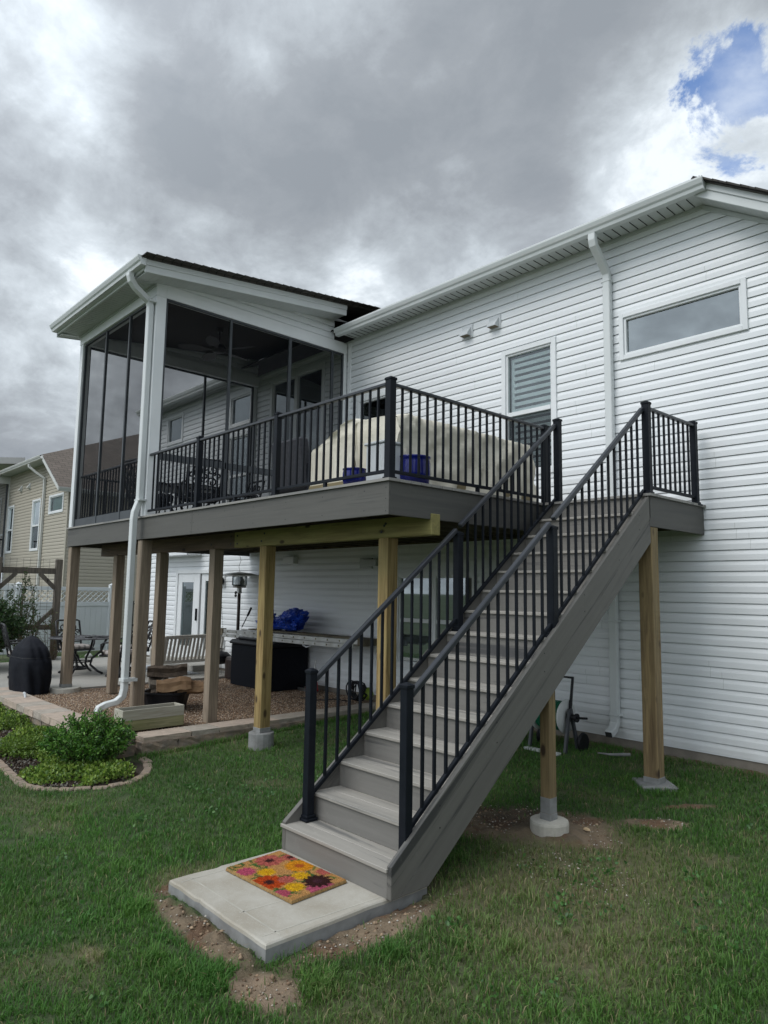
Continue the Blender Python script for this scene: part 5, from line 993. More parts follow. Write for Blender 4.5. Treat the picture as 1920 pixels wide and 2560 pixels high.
# rug, kettle grill
rg = obj('rug', MB().box(-11.95, -9.95, -1.35, -.64, PZ, PZ+.008), 'rug'); tag(rg, 'pale grey patterned outdoor rug on the patio below the swing', 'rug')
kg = thing('kettle_grill', 'small black kettle grill on thin legs at the patio edge by the storage box', 'grill', (-9.45, -.55, PZ)); kc = (-9.40, -.50)
obj('bowl', MB().lathe([(.02, -.14), (.12, -.12), (.19, -.05), (.205, 0)], (*kc, PZ+.36), 26), 'black_plastic', kg, smooth=True); obj('lid', MB().lathe([(.21, .004), (.20, .04), (.13, .10), (.02, .125)], (*kc, PZ+.36), 26), 'black_plastic', kg, smooth=True); obj('handle', MB().tube([(kc[0]-.05, kc[1], PZ+.48), (kc[0]-.05, kc[1], PZ+.53), (kc[0]+.05, kc[1], PZ+.53), (kc[0]+.05, kc[1], PZ+.48)], .010, 6), 'black_plastic', kg)
for i in range(3): a = 2.1*i+.4; obj('leg', MB().tube([(kc[0]+.10*math.cos(a), kc[1]+.10*math.sin(a), PZ+.25), (kc[0]+.22*math.cos(a), kc[1]+.22*math.sin(a), PZ)], .006, 5), 'steel', kg)
# floor jack
jk = thing('floor_jack', 'red and black floor jack on the gravel right of the storage box', 'floor jack', (-6.85, -.35, GZ)); obj('chassis', MB().box(-6.98, -6.55, -.36, -.34, .125, .18).box(-6.98, -6.55, -.22, -.20, .125, .18).box(-6.98, -6.9, -.36, -.20, .13, .15), 'steel', jk); obj('cover_plate', MB().prism([(-6.80, .14), (-6.55, .14), (-6.58, .30), (-6.74, .36)], -.34, -.22, 'Y'), 'red_paint', jk, bev=.01); obj('handle', MB().tube([(-6.66, -.28, .30), (-6.68, -.2, .66)], .016, 8), 'steel', jk)
# coiled cord / hose
def coil(name, c, rad, n, th, mat, label, cat, seed, flat=.5, tilt=0.):
    r_ = random.Random(seed); pts = []
    for i in range(n*18):
        a = 2*math.pi*i/18; k = i//18; rr = rad*(.75+.3*r_.random()*.5+.12*math.sin(k*2.1)); pts.append((c[0]+rr*math.cos(a)*.9+.02*math.sin(k*1.7), c[1]+.05*math.sin(a*.5+k)+.04*math.cos(k*1.3), c[2]+rr*math.sin(a)*flat+.01*k*.2))
    o = obj(name, MB().tube(pts, th, 6), mat, smooth=True); tag(o, label, cat); return o
coil('cord_coil', (-5.28, -.45, .31), .20, 9, .011, 'black_plastic', 'tangled black cord coil on the gravel beside the yellow post', 'cord', 3, .8); obj('leaf_blower', MB().lathe([(.04, -.12), (.09, -.06), (.10, .03), (.05, .10)], (-5.18, -.33, .27), 14, 'X'), 'lime'); tag(bpy.data.objects['leaf_blower'], 'lime green garden tool tucked inside the black cord coil', 'garden tool')
cd = obj('extension_cord', MB().tube([(-5.4, -.55, .15), (-5.6, -.62, .16), (-5.75, -.72, .14), (-5.9, -.8, .13), (-6.05, -.76, .135), (-6.2, -.86, .13)], .009, 6), 'black_plastic', smooth=True); tag(cd, 'loose end of black cord trailing over the gravel', 'cord')
# firewood tub, logs
tb = thing('firewood_tub', 'black plastic tub full of firewood on the gravel behind the long planter', 'tub', (-6.55, -2.95, GZ)); 
obj('tub', MB().lathe([(.01, .01), (.27, .0), (.33, .24), (.355, .25), (.355, .27), (.32, .27), (.26, .03), (.01, .03)], (-6.55, -3.02, GZ), 28, sq=lambda t: 1.0+.08*math.cos(4*t)), 'black_plastic', tb)
def log(label, a, b_, r, mat, seed, sg=None):
    a, b_ = Vector(a), Vector(b_); r *= 1.22; a.z += .015; b_.z += .015; r_ = random.Random(seed); t = thing('firewood_log', label, 'log', tuple(a), group=sg); n = 11; ang = [2*math.pi*i/n for i in range(n)]; rad = [r*(.62+.62*r_.random()) for _ in range(n)]; d = (b_-a).normalized(); s1 = d.cross(Vector((0, 0, 1))).normalized(); s2 = s1.cross(d)
    vs = []; K = 7
    for k in range(K):
        p = a.lerp(b_, k/(K-1)); vs += [p+(s1*math.cos(q_)+s2*math.sin(q_))*rad[i]*(.88+.2*r_.random())*(1-.12*(k in (0, K-1)))+s2*(.012*math.sin(k*1.1+seed)) for i, q_ in enumerate(ang)]
    fs = [(k*n+i, k*n+(i+1) % n, (k+1)*n+(i+1) % n, (k+1)*n+i) for k in range(K-1) for i in range(n)]+[tuple(range(n-1, -1, -1)), tuple((K-1)*n+i for i in range(n))]
    obj('wood', MB().add(vs, fs), mat, t); return t
lg = 'logs heaped in the black tub'
log('dark split log lying topmost across the tub', (-6.78, -3.22, .62), (-6.52, -2.72, .64), .088, 'bark', 1, lg); log('grey weathered log end at the left of the tub', (-6.74, -3.20, .46), (-6.66, -2.95, .47), .085, 'grey_wood', 2, lg); log('pale brown split log at the front of the tub', (-6.42, -3.24, .46), (-6.24, -2.80, .48), .085, 'split_log', 3, lg)
log('brown split log behind the pale one', (-6.56, -3.16, .43), (-6.34, -2.66, .45), .08, 'split_log', 4, lg); log('short split log leaning at the right of the tub', (-6.36, -2.95, .40), (-6.2, -2.62, .43), .06, 'split_log', 5, lg); log('darker log low in the tub', (-6.75, -3.1, .34), (-6.4, -2.9, .34), .09, 'bark', 6, lg)
# planter box on blocks
pl = thing('wooden_planter', 'long weathered wooden planter box with green algae standing on the gravel', 'planter box', (-5.35, -3.82, GZ)); px0, px1, py0, py1 = -5.46, -5.20, -4.23, -3.43
for (n_, a) in (('side_board', (px1-.02, px1, py0, py1, .27, .395)), ('end_board', (px0, px1-.021, py0, py0+.02, .27, .395)), ('side_board', (px0, px0+.02, py0+.021, py1-.021, .27, .395)), ('end_board', (px0, px1-.021, py1-.02, py1, .27, .395))): obj(n_, MB().box(*a), 'planter_wood', pl, bev=.003)
for (n_, a) in (('side_board', (px1-.02, px1, py0, py1, .145, .267)), ('end_board', (px0, px1-.021, py0, py0+.02, .145, .267)), ('side_board', (px0, px0+.02, py0+.021, py1-.021, .145, .267)), ('end_board', (px0, px1-.021, py1-.02, py1, .145, .267))): obj(n_, MB().box(*a), 'planter_low', pl, bev=.003)
obj('planter_floor', MB().box(px0+.02, px1-.02, py0+.02, py1-.02, .17, .19), 'bark', pl); obj('block', MB().box(px1-.12, px1-.03, py0+.5, py0+.6, .115, .145), 'black_plastic', pl)

# covered grill on the left
def cv(u, v):
    a = 2*math.pi*u; prof = [(.37, 0), (.395, .2), (.41, .42), (.395, .58), (.31, .74), (.15, .87), (.03, .92)]; t = v*(len(prof)-1); i = min(int(t), len(prof)-2); f = t-i; r = prof[i][0]*(1-f)+prof[i+1][0]*f; z = prof[i][1]*(1-f)+prof[i+1][1]*f; c, s_ = math.cos(a), math.sin(a)
    q = min((abs(c)**3+abs(s_)**3)**(-1/3), 1.22); r *= q*(1+.045*math.sin(a*7+v*4+2*math.sin(a*2))*(1-v)**1.2+.26*H2(math.cos(a)*1.5+5+v*.8, math.sin(a)*1.5+v*1.6+9, 1.5, 90)*(1-v*.4)-.05*math.exp(-((v-.5)/.035)**2)); return (-9.52+r*c*1.18, -4.02+r*s_*.66, PZ-.03+z)
kc_ = cloth_grid('covered_grill', cv, 84, 34, 'black_cloth', None, closed_u=True); tag(kc_, 'barbecue grill under a black fabric cover beside the front corner post', 'covered grill')
obj('cover_seam', (lambda m_: m_.tube([tuple(Vector(cv(i/60, .50))+Vector((0, 0, 0))) for i in range(61)], .005, 5))(MB()), 'black_plastic', kc_, world=False)
ptr = obj('white_hose_end', MB().tube([(-8.72, -4.30, .16), (-8.70, -4.32, .22), (-8.62, -4.33, .225), (-8.58, -4.33, .16)], .018, 8), 'white_plastic'); tag(ptr, 'short curved white pipe end poking up behind the retaining wall', 'pipe')
mb = MB()
for (cx_, cz, r_, a0, sg) in [(-.16, .22, .14, 0, 1), (.12, .22, .14, math.pi, -1), (-.02, .40, .10, 1.57, 1), (-.1, .08, .07, 0, 1), (.14, .08, .07, 3.1, -1)]: mb.tube([(p[0], 0, p[2]) for p in spiral(cx_, cz, r_, 1.2, a0, sg)], .010, 6)
mb.tube([(0, 0, 0), (0, 0, .5)], .010, 6); sr = obj('scroll_stand', mb, 'iron', smooth=True); sr.location = (-10.35, -4.55, PZ); sr.rotation_euler = (0, 0, R(50)); tag(sr, 'low black scrollwork iron stand left of the covered grill', 'garden ornament')

# hose reel
hr = thing('hose_reel', 'hose reel cart with green hose and a black crank beside the house wall', 'hose reel', (-1.6, -.6, .1)); rx0, rx1, ry, rz_ = -1.80, -1.34, -.62, .47
for x in (rx0, rx1): obj('side_disc', MB().lathe([(.03, -.010), (.185, -.012), (.195, .0), (.185, .012), (.03, .010)], (x+(.035 if x == rx0 else -.06), ry, rz_), 28, 'X'), 'reel_disc', hr, smooth=True)
pts = []
for i in range(190): a = 2*math.pi*i/20; pts.append((rx0+.07+(rx1-rx0-.17)*(i/190), ry+.155*math.cos(a), rz_+.155*math.sin(a)))
obj('hose', MB().tube(pts, .016, 7), 'green_hose', hr, smooth=True); obj('drum', MB().lathe([(.145, 0), (.145, .30)], (rx0+.06, ry, rz_), 20, 'X'), 'green_hose', hr)
for x in (rx0-.02, rx1+.0): obj('side_frame', MB().bar((x, ry-.13, .05), (x, ry-.02, .56), .035, .045, (0, 1, 0)).bar((x, ry+.15, .08), (x, ry+.0, .56), .035, .045, (0, 1, 0)), 'reel_grey', hr, bev=.006)
obj('handle', MB().tube([(rx1-.02, ry+.02, .50), (rx1-.04, ry+.12, .90), (rx0+.05, ry+.12, .90), (rx0+.02, ry+.02, .5)], .020, 8), 'black_plastic', hr); obj('crank', MB().lathe([(.05, 0), (.055, .03), (.035, .05), (.035, .09), (.05, .10), (.05, .12)], (rx1-.03, ry, rz_), 12, 'X').tube([(rx1+.08, ry, rz_), (rx1+.22, ry-.01, rz_+.015)], .013, 8), 'black_plastic', hr)
for x in (rx0-.045, rx1+.045): obj('wheel', MB().lathe([(.04, -.02), (.10, -.022), (.115, 0), (.10, .022), (.04, .02)], (x, ry+.18, .17), 20, 'X'), 'black_plastic', hr)
obj('tray', MB().box(rx0, rx1, ry-.27, ry-.20, .075, .10), 'reel_disc', hr); lh = obj('loose_hose_end', MB().tube([(-1.0, -.62, .13), (-.86, -.60, .135), (-.76, -.52, .14), (-.68, -.50, .15)], [.008, .012, .018, .015], 8), 'concrete_side'); tag(lh, 'small grey pipe end lying in the grass by the foundation', 'pipe')

# ================================================================== RETAINING WALL AND EDGING
rw = thing('retaining_wall', 'low retaining wall of pinkish grey blocks around the gravel bed', 'retaining wall', (-6.5, -4.4, 0))
def block(par, name, x0, x1, y0, y1, z0, z1, mat, seed, amp=.018, cap=False):
    r_ = np.random.default_rng(seed); nx_, ny_, nz_ = max(3, int((x1-x0)/.05)), max(3, int((y1-y0)/.05)), 4; bm = bmesh.new(); bmesh.ops.create_cube(bm, size=1)
    bmesh.ops.subdivide_edges(bm, edges=bm.edges, cuts=5, use_grid_fill=True)
    off = r_.uniform(0, 50, 3)
    for v in bm.verts:
        c = v.co.copy(); x = x0+(c.x+.5)*(x1-x0); y = y0+(c.y+.5)*(y1-y0); z = z0+(c.z+.5)*(z1-z0); n = H2(x*1+off[0], y+z*1.7+off[1], 9, 3)+.5*H2(x+off[2], z*2+y, 22, 5); k = 1 if abs(c.z-.5) > .01 else .25
        v.co = Vector((x+(c.x*2)*amp*n*2*k, y+(c.y*2)*amp*n*2*k, z+(0 if c.z < .45 else amp*.35*n)))
    me = bpy.data.meshes.new(name); bm.to_mesh(me); bm.free(); me.materials.append(MT[mat]); o = bpy.data.objects.new(name, me); COL.objects.link(o); o.parent = par; o.location = (0, 0, 0)
    of = par['_loc']; o.location = (-of[0], -of[1], -of[2]); o['_loc'] = (0, 0, 0); return o
M('wall_cap_a', (.52, .42, .34), (.40, .33, .27), 9, rough=.95, bmp=.5, bd=.01, det=9, fine=60); M('wall_cap_b', (.46, .41, .35), (.34, .30, .25), 9, rough=.95, bmp=.5, bd=.01, det=9, fine=60); M('wall_block', (.34, .26, .19), (.24, .21, .18), 9, rough=.98, bmp=1., bd=.03, det=10, fine=55)
x = -9.95; i = 0
while x < -5.0:
    w_ = random.uniform(.27, .40); x1 = min(x+w_, -4.76); yo = random.uniform(-.008, .008)
    block(rw, 'cap_stone', x, x1-.006, -4.60+yo, -4.20+yo, .075, .165, random.choice(['wall_cap_a', 'wall_cap_b']), 100+i, .007); x = x1; i += 1
x = -9.95
while x < -4.8:
    x1 = min(x+.42, -4.765); block(rw, 'block', x, x1-.004, -4.575, -4.25, -.16, .072, 'wall_block', 200+i, .014); x = x1; i += 1
y = -4.18
while y < -.10:
    w_ = random.uniform(.35, .62); y1 = min(y+w_, -.05); block(rw, 'cap_stone', -5.03, -4.70+random.uniform(-.008, .008), y, y1-.006, .10, .158, random.choice(['wall_cap_a', 'wall_cap_b']), 300+i, .010); y = y1; i += 1
y = -4.20
while y < -.10:
    y1 = min(y+.45, -.05); block(rw, 'block', -5.0, -4.685, y, y1-.005, -.10, .098, 'wall_block', 400+i, .022); y = y1; i += 1
ed = thing('garden_edging', 'curved edging of small pinkish paver bricks around the planting bed', 'edging', (-5, -5.4, -.05))
pts = [Vector((x, y, 0)) for x, y in EDG]; L_ = 0; j = 0; stp = .155; pos = 0.; segs = [(pts[k], pts[k+1], (pts[k+1]-pts[k]).length) for k in range(len(pts)-1)]; tot = sum(s_[2] for s_ in segs); n = int(tot/stp)
for k in range(n):
    dd = (k+.5)*tot/n; 
    for a, b_, l in segs:
        if dd <= l: break
        dd -= l
    p = a.lerp(b_, min(dd/l, 1)); ang_ = math.atan2(b_.y-a.y, b_.x-a.x)+random.uniform(-.06, .06); s1 = random.uniform(.92, 1.0); zz = float(g(p.x, p.y))
    mb = MB(); hx_, hy_ = stp*.5*.94, .048*s1; c, s_ = math.cos(ang_), math.sin(ang_); q = []
    for (u, v) in ((-hx_, -hy_), (hx_, -hy_), (hx_, hy_), (-hx_, hy_)): q.append((p.x+u*c-v*s_, p.y+u*s_+v*c))
    o = obj('paver', MB().prism(q, zz-.05, zz+.020+random.uniform(-.005, .006), 'Z'), 'paver', ed, bev=.009)

# ================================================================== PLANTS
def leaves(name, C, nrm, size, cols, mat='leaf', seed=0, label=None, cat=None, parent=None, asp=.45, droop=0., kind=None):
    r = np.random.default_rng(seed); n = len(C); a = r.normal(0, 1, (n, 3))+nrm*1.2+np.array([0, 0, droop]); a /= np.linalg.norm(a, axis=1, keepdims=True)   # leaf axis
    b_ = np.cross(a, r.normal(0, 1, (n, 3))); b_ /= np.linalg.norm(b_, axis=1, keepdims=True); nn = np.cross(a, b_); s_ = (size*r.uniform(.6, 1.3, (n, 1)))
    P = np.zeros((n, 6, 3)); P[:, 0] = C; P[:, 1] = C+a*s_*.35+b_*s_*asp*.5+nn*s_*.06; P[:, 2] = C+a*s_*.72+b_*s_*asp*.36+nn*s_*.02; P[:, 3] = C+a*s_*1.0-nn*s_*.10; P[:, 4] = C+a*s_*.72-b_*s_*asp*.36+nn*s_*.02; P[:, 5] = C+a*s_*.35-b_*s_*asp*.5+nn*s_*.06
    F = (np.array([[0, 1, 2, 3], [0, 3, 4, 5]])[None]+6*np.arange(n)[:, None, None]).reshape(-1, 4); cc = np.asarray(cols)[r.integers(0, len(cols), n)]*r.uniform(.7, 1.25, (n, 1))
    o = fastmesh(name, P.reshape(-1, 3), F, mat, np.repeat(cc, 6, 0))
    if parent is not None: o.parent = parent; of = parent['_loc']; o.location = (-of[0], -of[1], -of[2])
    return o
def stems_plant(name, label, cat, base, nst, spread, height, leaf, cols, per=46, seed=0, curve=.35, thick=.006, lsp=(0.15, 1.), asp=.45, group=None):
    r = random.Random(seed); t = thing(name, label, cat, base, group=group); mb = MB(); C = []; Nn = []
    for i in range(nst):
        a = r.uniform(0, 6.283); rr = spread*math.sqrt(r.random()); h = height*(1-.45*(rr/spread)**2)*r.uniform(.75, 1.08); b0 = Vector((base[0]+.25*rr*math.cos(a), base[1]+.25*rr*math.sin(a), base[2])); tip = Vector((base[0]+rr*math.cos(a), base[1]+rr*math.sin(a), base[2]+h))
        mid = b0.lerp(tip, .5)+Vector((r.uniform(-1, 1)*curve*.2, r.uniform(-1, 1)*curve*.2, h*.12)); ps = [b0.lerp(mid, u/4).lerp(mid.lerp(tip, u/4), u/4) for u in range(5)]; mb.tube(ps, [thick*(1-.15*u) for u in range(5)], 4)
        for k in range(per):
            u = lsp[0]+(lsp[1]-lsp[0])*r.random()**.75; p = b0.lerp(mid, u).lerp(mid.lerp(tip, u), u); d = Vector((r.gauss(0, 1), r.gauss(0, 1), r.gauss(.2, .6))).normalized(); p = p+d*r.random()*.045; C.append(p); Nn.append(d+Vector((math.cos(a)*.3, math.sin(a)*.3, .35)))
    obj('stem', mb, 'stem', t); lv = leaves('foliage', np.array(C), np.array(Nn), leaf, cols, seed=seed, parent=t, asp=asp); return t
G1 = [(.075, .21, .026), (.05, .15, .02), (.12, .28, .04), (.03, .09, .016), (.17, .34, .06)]
stems_plant('shrub', 'bushy dark green spirea shrub at the corner of the retaining wall', 'shrub', (-4.72, -4.78, -.06), 150, .50, .56, .036, G1, per=80, seed=5)
ci = stems_plant('shrub', 'low light green plant spreading left of the dark shrub', 'shrub', (-5.75, -5.05, -.07), 80, .45, .14, .040, [(.13, .22, .03), (.18, .28, .05), (.09, .16, .025)], per=46, seed=8)
wd_ = leaves('clover', np.stack([WEED[:, 0], WEED[:, 1], g(WEED[:, 0], WEED[:, 1])+rng.uniform(.018, .042, len(WEED))], 1), np.tile(np.array([0, 0, .5]), (len(WEED), 1)), .026, [(.06, .17, .035), (.09, .20, .05), (.045, .12, .03)], seed=6, asp=.75); stuff(wd_, 'small clover and weed leaves dotted through the lawn', 'weeds')
# ground cover
n = 26000; gx_, gy_ = rng.uniform(-9.3, -3.85, n), rng.uniform(-5.5, -4.6, n); k = inbed(gx_, gy_, .04); dn = fbm(gx_, gy_, 2.0, 3, 77); k &= (rng.random(n) < ss(.36, .60, dn+.06)); gx_, gy_ = gx_[k], gy_[k]; dn = dn[k]
hgt = (.015+.11*ss(.35, .75, dn)*rng.random(len(gx_))); Cg = np.stack([gx_, gy_, g(gx_, gy_)+hgt], 1); Ng = np.tile(np.array([0, 0, .8]), (len(gx_), 1))
lightm = ss(-7.3, -6.6, gx_)*ss(-4.3, -5.3, gx_) 
gcv = leaves('ground_cover', Cg, Ng, .036, [(.20, .32, .04), (.14, .25, .035), (.28, .38, .08), (.08, .15, .028)], seed=3, asp=.6); stuff(gcv, 'yellow green ground cover filling the curved planting bed', 'ground cover')
k = rng.random(len(gx_)) < .5; k2 = gx_ < -6.6; gcd = leaves('ground_cover', Cg[k2 & k]+[0, .03, .005], Ng[k2 & k], .03, [(.09, .15, .03), (.06, .11, .025), (.14, .18, .05)], seed=4, asp=.5); stuff(gcd, 'darker weedy ground cover at the left of the bed by the wall', 'ground cover')
mc = rng.uniform((-9.6, -5.5), (-3.9, -4.55), (9000, 2)); mc = mc[inbed(mc[:, 0], mc[:, 1], .04)]; pebbles('mulch', mc, g(mc[:, 0], mc[:, 1])+.006, .008, .022, [(.045, .032, .024), (.07, .05, .035), (.03, .022, .018), (.16, .15, .13)], 'dark bark mulch chips in the planting bed', 'mulch', 15)
# big bush behind the covered grill and the climber on the trellis
stems_plant('bush', 'large leafy green bush at the left edge in front of the trellis', 'bush', (-13.2, -4.1, .1), 230, 1.10, 1.62, .070, [(.035, .085, .022), (.025, .06, .018), (.055, .115, .03), (.08, .13, .045), (.015, .04, .012)], per=125, seed=21, thick=.010, asp=.55)
stems_plant('climbing_rose', 'thin climbing plant reaching up the wire of the trellis', 'climber', (-14.5, -2.75, .1), 26, .35, 2.15, .055, [(.05, .10, .03), (.08, .13, .05), (.035, .075, .022)], per=52, seed=23, thick=.010, curve=1.6, asp=.55)
stems_plant('climbing_rose', 'sparse reddish climber at the foot of the right trellis post', 'climber', (-14.3, -2.15, .1), 22, .45, 1.35, .045, [(.09, .11, .04), (.14, .13, .05), (.05, .08, .025), (.12, .06, .035)], per=26, seed=24, thick=.007, curve=1.8, asp=.5)
for i, (x, y, s_) in enumerate([(-14.6, -1.55, .13), (-14.75, -1.1, .11), (-14.5, -1.9, .10), (-14.8, -.75, .09), (-14.62, -2.3, .12)]):
    o = obj('boulder', MB().lathe([(.02, 0), (s_, s_*.2), (s_*.95, s_*.7), (s_*.5, s_*1.05), (.01, s_*1.1)], (x, y, .10), 9, sq=lambda t: 1+.18*math.cos(2*t+i)), 'white_stone', smooth=True); tag(o, ['largest white boulder at the foot of the white fence beyond the table', 'white boulder second from the right behind the table', 'small white boulder beside the chair behind the front post', 'rightmost small white boulder below the white fence', 'white boulder nearest the trellis post'][i], 'boulder', 'white boulders along the fence')
# trellis
tl = thing('trellis', 'weathered wooden trellis with wire mesh and diagonal braces', 'trellis', (-14.6, -2.65, .1)); ty0, ty1, tx = -3.34, -2.0, -14.6
for y in (ty0, ty1): obj('post', MB().box(tx-.07, tx+.07, y-.07, y+.07, .0, 2.52), 'grey_wood', tl, bev=.006)
obj('crossbar', MB().box(tx-.02, tx+.02, ty0+.07, ty1-.07, 2.16, 2.30), 'grey_wood', tl); obj('crossbar', MB().box(tx-.02, tx+.02, ty0+.07, ty1-.07, .84, .96), 'grey_wood', tl)
for (a, b_) in (((ty0+.06, 1.82), (ty0+.40, 2.17)), ((ty1-.06, 1.82), (ty1-.42, 2.17)), ((ty0+.06, 1.32), (ty0+.42, .95)), ((ty1-.06, 1.32), (ty1-.42, .95))): obj('brace', MB().bar((tx, a[0], a[1]), (tx, b_[0], b_[1]), .06, .09), 'grey_wood', tl)
wr = MB(); 
for y in np.arange(ty0+.1, ty1-.02, .145): wr.tube([(tx+.03, y, .2), (tx+.03, y, 2.52)], .0032, 4)
for z in np.arange(.3, 2.55, .145): wr.tube([(tx+.03, ty0, z), (tx+.03, ty1, z)], .0032, 4)
obj('wire_mesh', wr, 'wire', tl)
# white privacy fence with lattice top
fn = thing('white_fence', 'white vinyl privacy fence with a lattice top strip', 'fence', (-16.5, -2, .1)); fx = -16.6
ys_ = [0.12, -2.3, -4.7, -7.1, -9.5]
for i, y in enumerate(ys_): obj('post', MB().box(fx-.065, fx+.065, y-.065, y+.065, 0, 1.92).add([(fx-.08, y-.08, 1.92), (fx+.08, y-.08, 1.92), (fx+.08, y+.08, 1.92), (fx-.08, y+.08, 1.92), (fx, y, 1.98)], [(0, 1, 4), (1, 2, 4), (2, 3, 4), (3, 0, 4), (0, 3, 2, 1)]), 'fence_white', fn, bev=.004)
for a, b_ in zip(ys_[:-1], ys_[1:]):
    y0, y1 = b_+.066, a-.066; z1 = 1.86
    obj('top_rail', MB().box(fx-.03, fx+.03, y0, y1, z1-.10, z1), 'fence_white', fn, bev=.004); obj('middle_rail', MB().box(fx-.03, fx+.03, y0, y1, 1.34, 1.46), 'fence_white', fn, bev=.004); obj('bottom_rail', MB().box(fx-.03, fx+.03, y0, y1, .12, .24), 'fence_white', fn)
    pn = MB(); y = y0
    while y < y1: pn.box(fx-.012, fx+.012, y+.002, min(y+.15, y1)-.002, .24, 1.34); y += .15
    obj('panel', pn, 'fence_white', fn); lt = MB(); y = y0-.25
    while y < y1+.1:
        for sg in (1, -1):
            p0 = [y if sg > 0 else y+.30, 1.46]; p1 = [y+.30 if sg > 0 else y, 1.76]; q0, q1 = max(min(p0[0], y1), y0), max(min(p1[0], y1), y0)
            if abs(q0-q1) < .01: continue
            zf = lambda yy: p0[1]+(p1[1]-p0[1])*(yy-p0[0])/(p1[0]-p0[0]); lt.bar((fx+sg*.006, q0, zf(q0)), (fx+sg*.006, q1, zf(q1)), .010, .034, (1, 0, 0))
        y += .15
    obj('lattice', lt, 'fence_white', fn)
bf = thing('metal_fence', 'short black metal picket fence beyond the patio', 'fence', (-15.4, .5, .1)); b1 = MB().bar((-16.4, .5, 1.42), (-14.3, .5, 1.42), .03, .03).bar((-16.4, .5, .25), (-14.3, .5, .25), .03, .03); obj('rail', b1, 'iron', bf)
for x in np.arange(-16.4, -14.25, .11): obj('picket', MB().box(x-.009, x+.009, .491, .509, .12, 1.5), 'iron', bf)

# ================================================================== NEIGHBOUR'S HOUSE
nb = thing('neighbour_house', 'tan vinyl sided house beyond the white fence', 'house', (-23, 0, 0)); NX0, NX1, NXC = -26.95, -20.2, -21.75; nzs = 6.16
nw = dict(a=(-22.05, -20.62, 4.30, 4.95), b=(-23.85, -22.93, 3.10, 4.95), c=(-27.0+.12, -26.1, 3.10, 4.95), d=(-26.6, -25.2, .9, 1.95))
sid = siding(MB(), NX0, NX1, .05, nzs, list(nw.values()), 'Y', 0, -1, top=lambda z: (-99, NXC-.15+(nzs-z)/MP)); siding(sid, .0, 11., .05, 4.98, (), 'X', NX1, 1); obj('siding_wall', sid, 'tan_siding', nb, fixn=False)
obj('corner_trim', MB().box(NX1-.08, NX1+.025, -.028, -.001, .05, 4.95), 'tan_siding', nb); obj('corner_trim', MB().box(NX0-.09, NX0+.02, -.03, 0, .05, nzs), 'tan_trim', nb)
obj('back_wall', MB().add([(NX1, 11, 0), (NX0-6, 11, 0), (NX0-6, 11, 6), (NX1, 11, 5)], [(0, 1, 2, 3)]), 'tan_siding', nb)
obj('soffit', MB().box(NX0-.2, NXC, -.42, .0, nzs, nzs+.02), 'soffit_white', nb); gutter(nb, NX0-.3, NXC+.12, -.44, nzs+.09, 'tan_trim'); rb = lambda z0, z1, y0, y1: MB().prism([(NXC, z0), (NX1+.35, z0-MP*(NX1+.35-NXC)), (NX1+.35, z1-MP*(NX1+.35-NXC)), (NXC, z1)], y0, y1, 'Y')
obj('rake_board', rb(nzs-.02, nzs+.13, -.46, -.43), 'tan_trim', nb); obj('rake_soffit', rb(nzs-.01, nzs+.005, -.43, 0), 'soffit_white', nb); gutter(nb, -.47, 11, NX1+.33, nzs+.09-MP*(NX1+.33-NXC), 'tan_trim', ax='Y', sg=1)
gz = nzs+.13; rf = MB(); yr = 6.2; hx_ = NXC-(yr+.45)*MA/MP; rf.add([(NXC, -.46, gz), (NX1+.36, -.46, gz-MP*(NX1+.36-NXC)), (NX1+.36, 11.5, gz-MP*(NX1+.36-NXC)), (NXC, 11.5, gz+.0), (hx_, yr, gz+MA*(yr+.45))], [(0, 1, 2, 3, 4)]); rf.add([(NX0-.4, -.45, gz-.06), (NXC, -.45, gz), (hx_, yr, gz+MA*(yr+.45)), (NX0-.4, yr, gz+MA*(yr+.45)-.06)], [(0, 1, 2, 3)]); obj('roof', rf, 'tan_shingle', nb, fixn=False)
window(nb, *nw['a'], fr='white_trim', glass='window_glass', back=(4.35, 4.9, 'green_blind'), label='small window with a green blind'); window(nb, *nw['b'], glass='sky_glass', rail=4.0, screen=True, label='right tall window'); window(nb, *nw['c'], glass='sky_glass', rail=4.0, screen=True, label='left tall window'); window(nb, *nw['d'], glass='sky_glass', label='low window behind the fence')
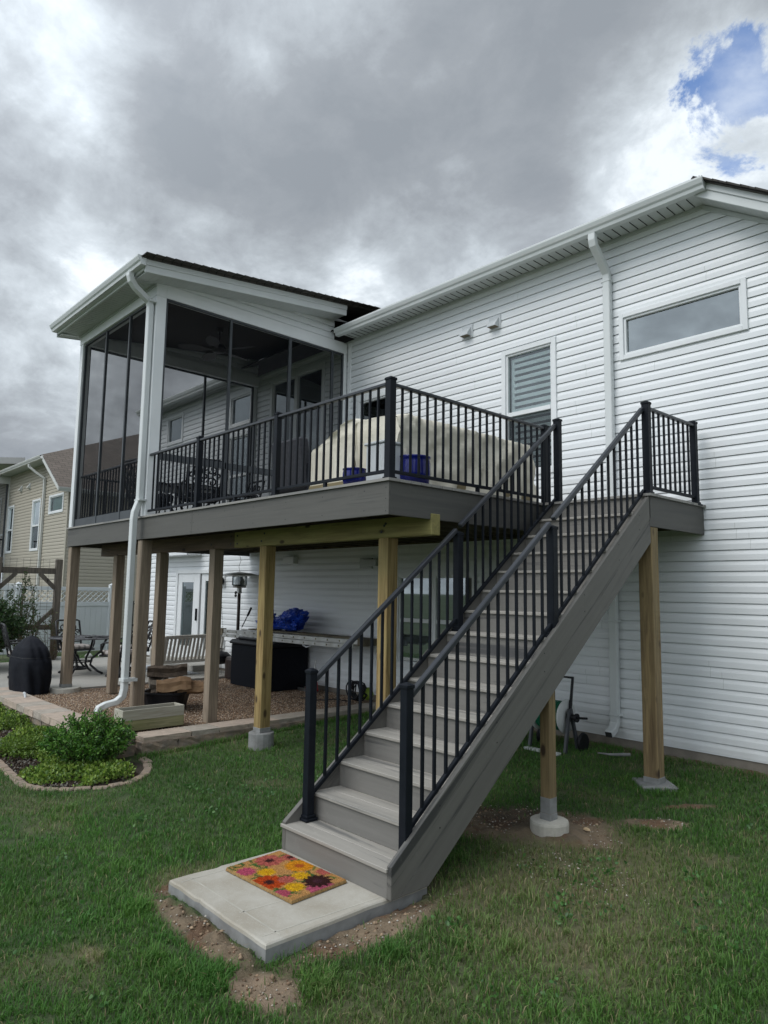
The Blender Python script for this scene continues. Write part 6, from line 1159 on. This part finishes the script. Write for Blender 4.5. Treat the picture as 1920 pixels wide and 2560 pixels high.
nd_ = obj('downspout', MB().rtube([(-22.9, -.50, 6.10), (-22.9, -.50, 6.0), (-22.75, -.3, 5.8), (-22.55, -.08, 5.6), (-22.55, -.06, 5.4), (-22.55, -.06, .3)], .09, .07, (1, 0, 0)), 'tan_trim', nb)
for vx in (-25.35, -24.35): obj('wall_vent', MB().box(vx-.1, vx+.1, -.03, -.002, 5.40, 5.62).prism([(-.03, 5.60), (-.13, 5.44), (-.03, 5.42)], vx-.08, vx+.08, 'X'), 'tan_trim', nb)
# neighbour's screened porch
npz = 2.75; obj('porch_deck', MB().box(-31, NX0-.05, -3.6, 0, npz-.3, npz), 'fascia_board', nb); obj('porch_siding', siding(MB(), -31, NX0-.1, npz, 6.1, (), 'Y', -.005, -1), 'tan_siding', nb, fixn=False); 
obj('porch_roof', MB().prism([(-4.05, 6.14), (-4.05, 6.40), (.4, 6.95), (.4, 6.7)], -31.5, NX0+.25, 'X'), 'tan_trim', nb); obj('porch_beam', MB().box(-31, NX0, -3.62, -3.5, 5.85, 6.14).box(NX0-.12, NX0, -3.5, -.03, 5.85, 6.14), 'tan_trim', nb)
for y in (-3.6, -2.4, -1.2, -.1): obj('porch_post', MB().box(NX0-.06, NX0-.02, y-.03, y+.03, npz, 5.85), 'screen_frame', nb)
obj('porch_screen', MB().add([(NX0-.04, -3.6, npz), (NX0-.04, -.05, npz), (NX0-.04, -.05, 5.85), (NX0-.04, -3.6, 5.85)], [(0, 1, 2, 3)]), 'insect_screen', nb); window(nb, -29.4, -27.9, 3.4, 5.4, glass='dark_glass'); window(nb, -27.75, -27.2, 3.0, 3.9, glass='dark_glass')
obj('porch_rail', MB().bar((NX0-.08, -3.5, npz+.9), (NX0-.08, -.1, npz+.9), .05, .05), 'black_metal', nb); obj('porch_rail_bars', (lambda m_: [m_.box(NX0-.09, NX0-.07, y, y+.02, npz+.1, npz+.9) for y in np.arange(-3.45, -.1, .12)] and m_)(MB()), 'black_metal', nb)
for x, y in ((-30.8, -3.4), (NX0-.2, -3.4)): obj('porch_support', MB().box(x, x+.14, y, y+.14, 0, npz-.3), 'old_wood', nb)

for o in bpy.data.objects:
    if '_loc' in o: del o['_loc']
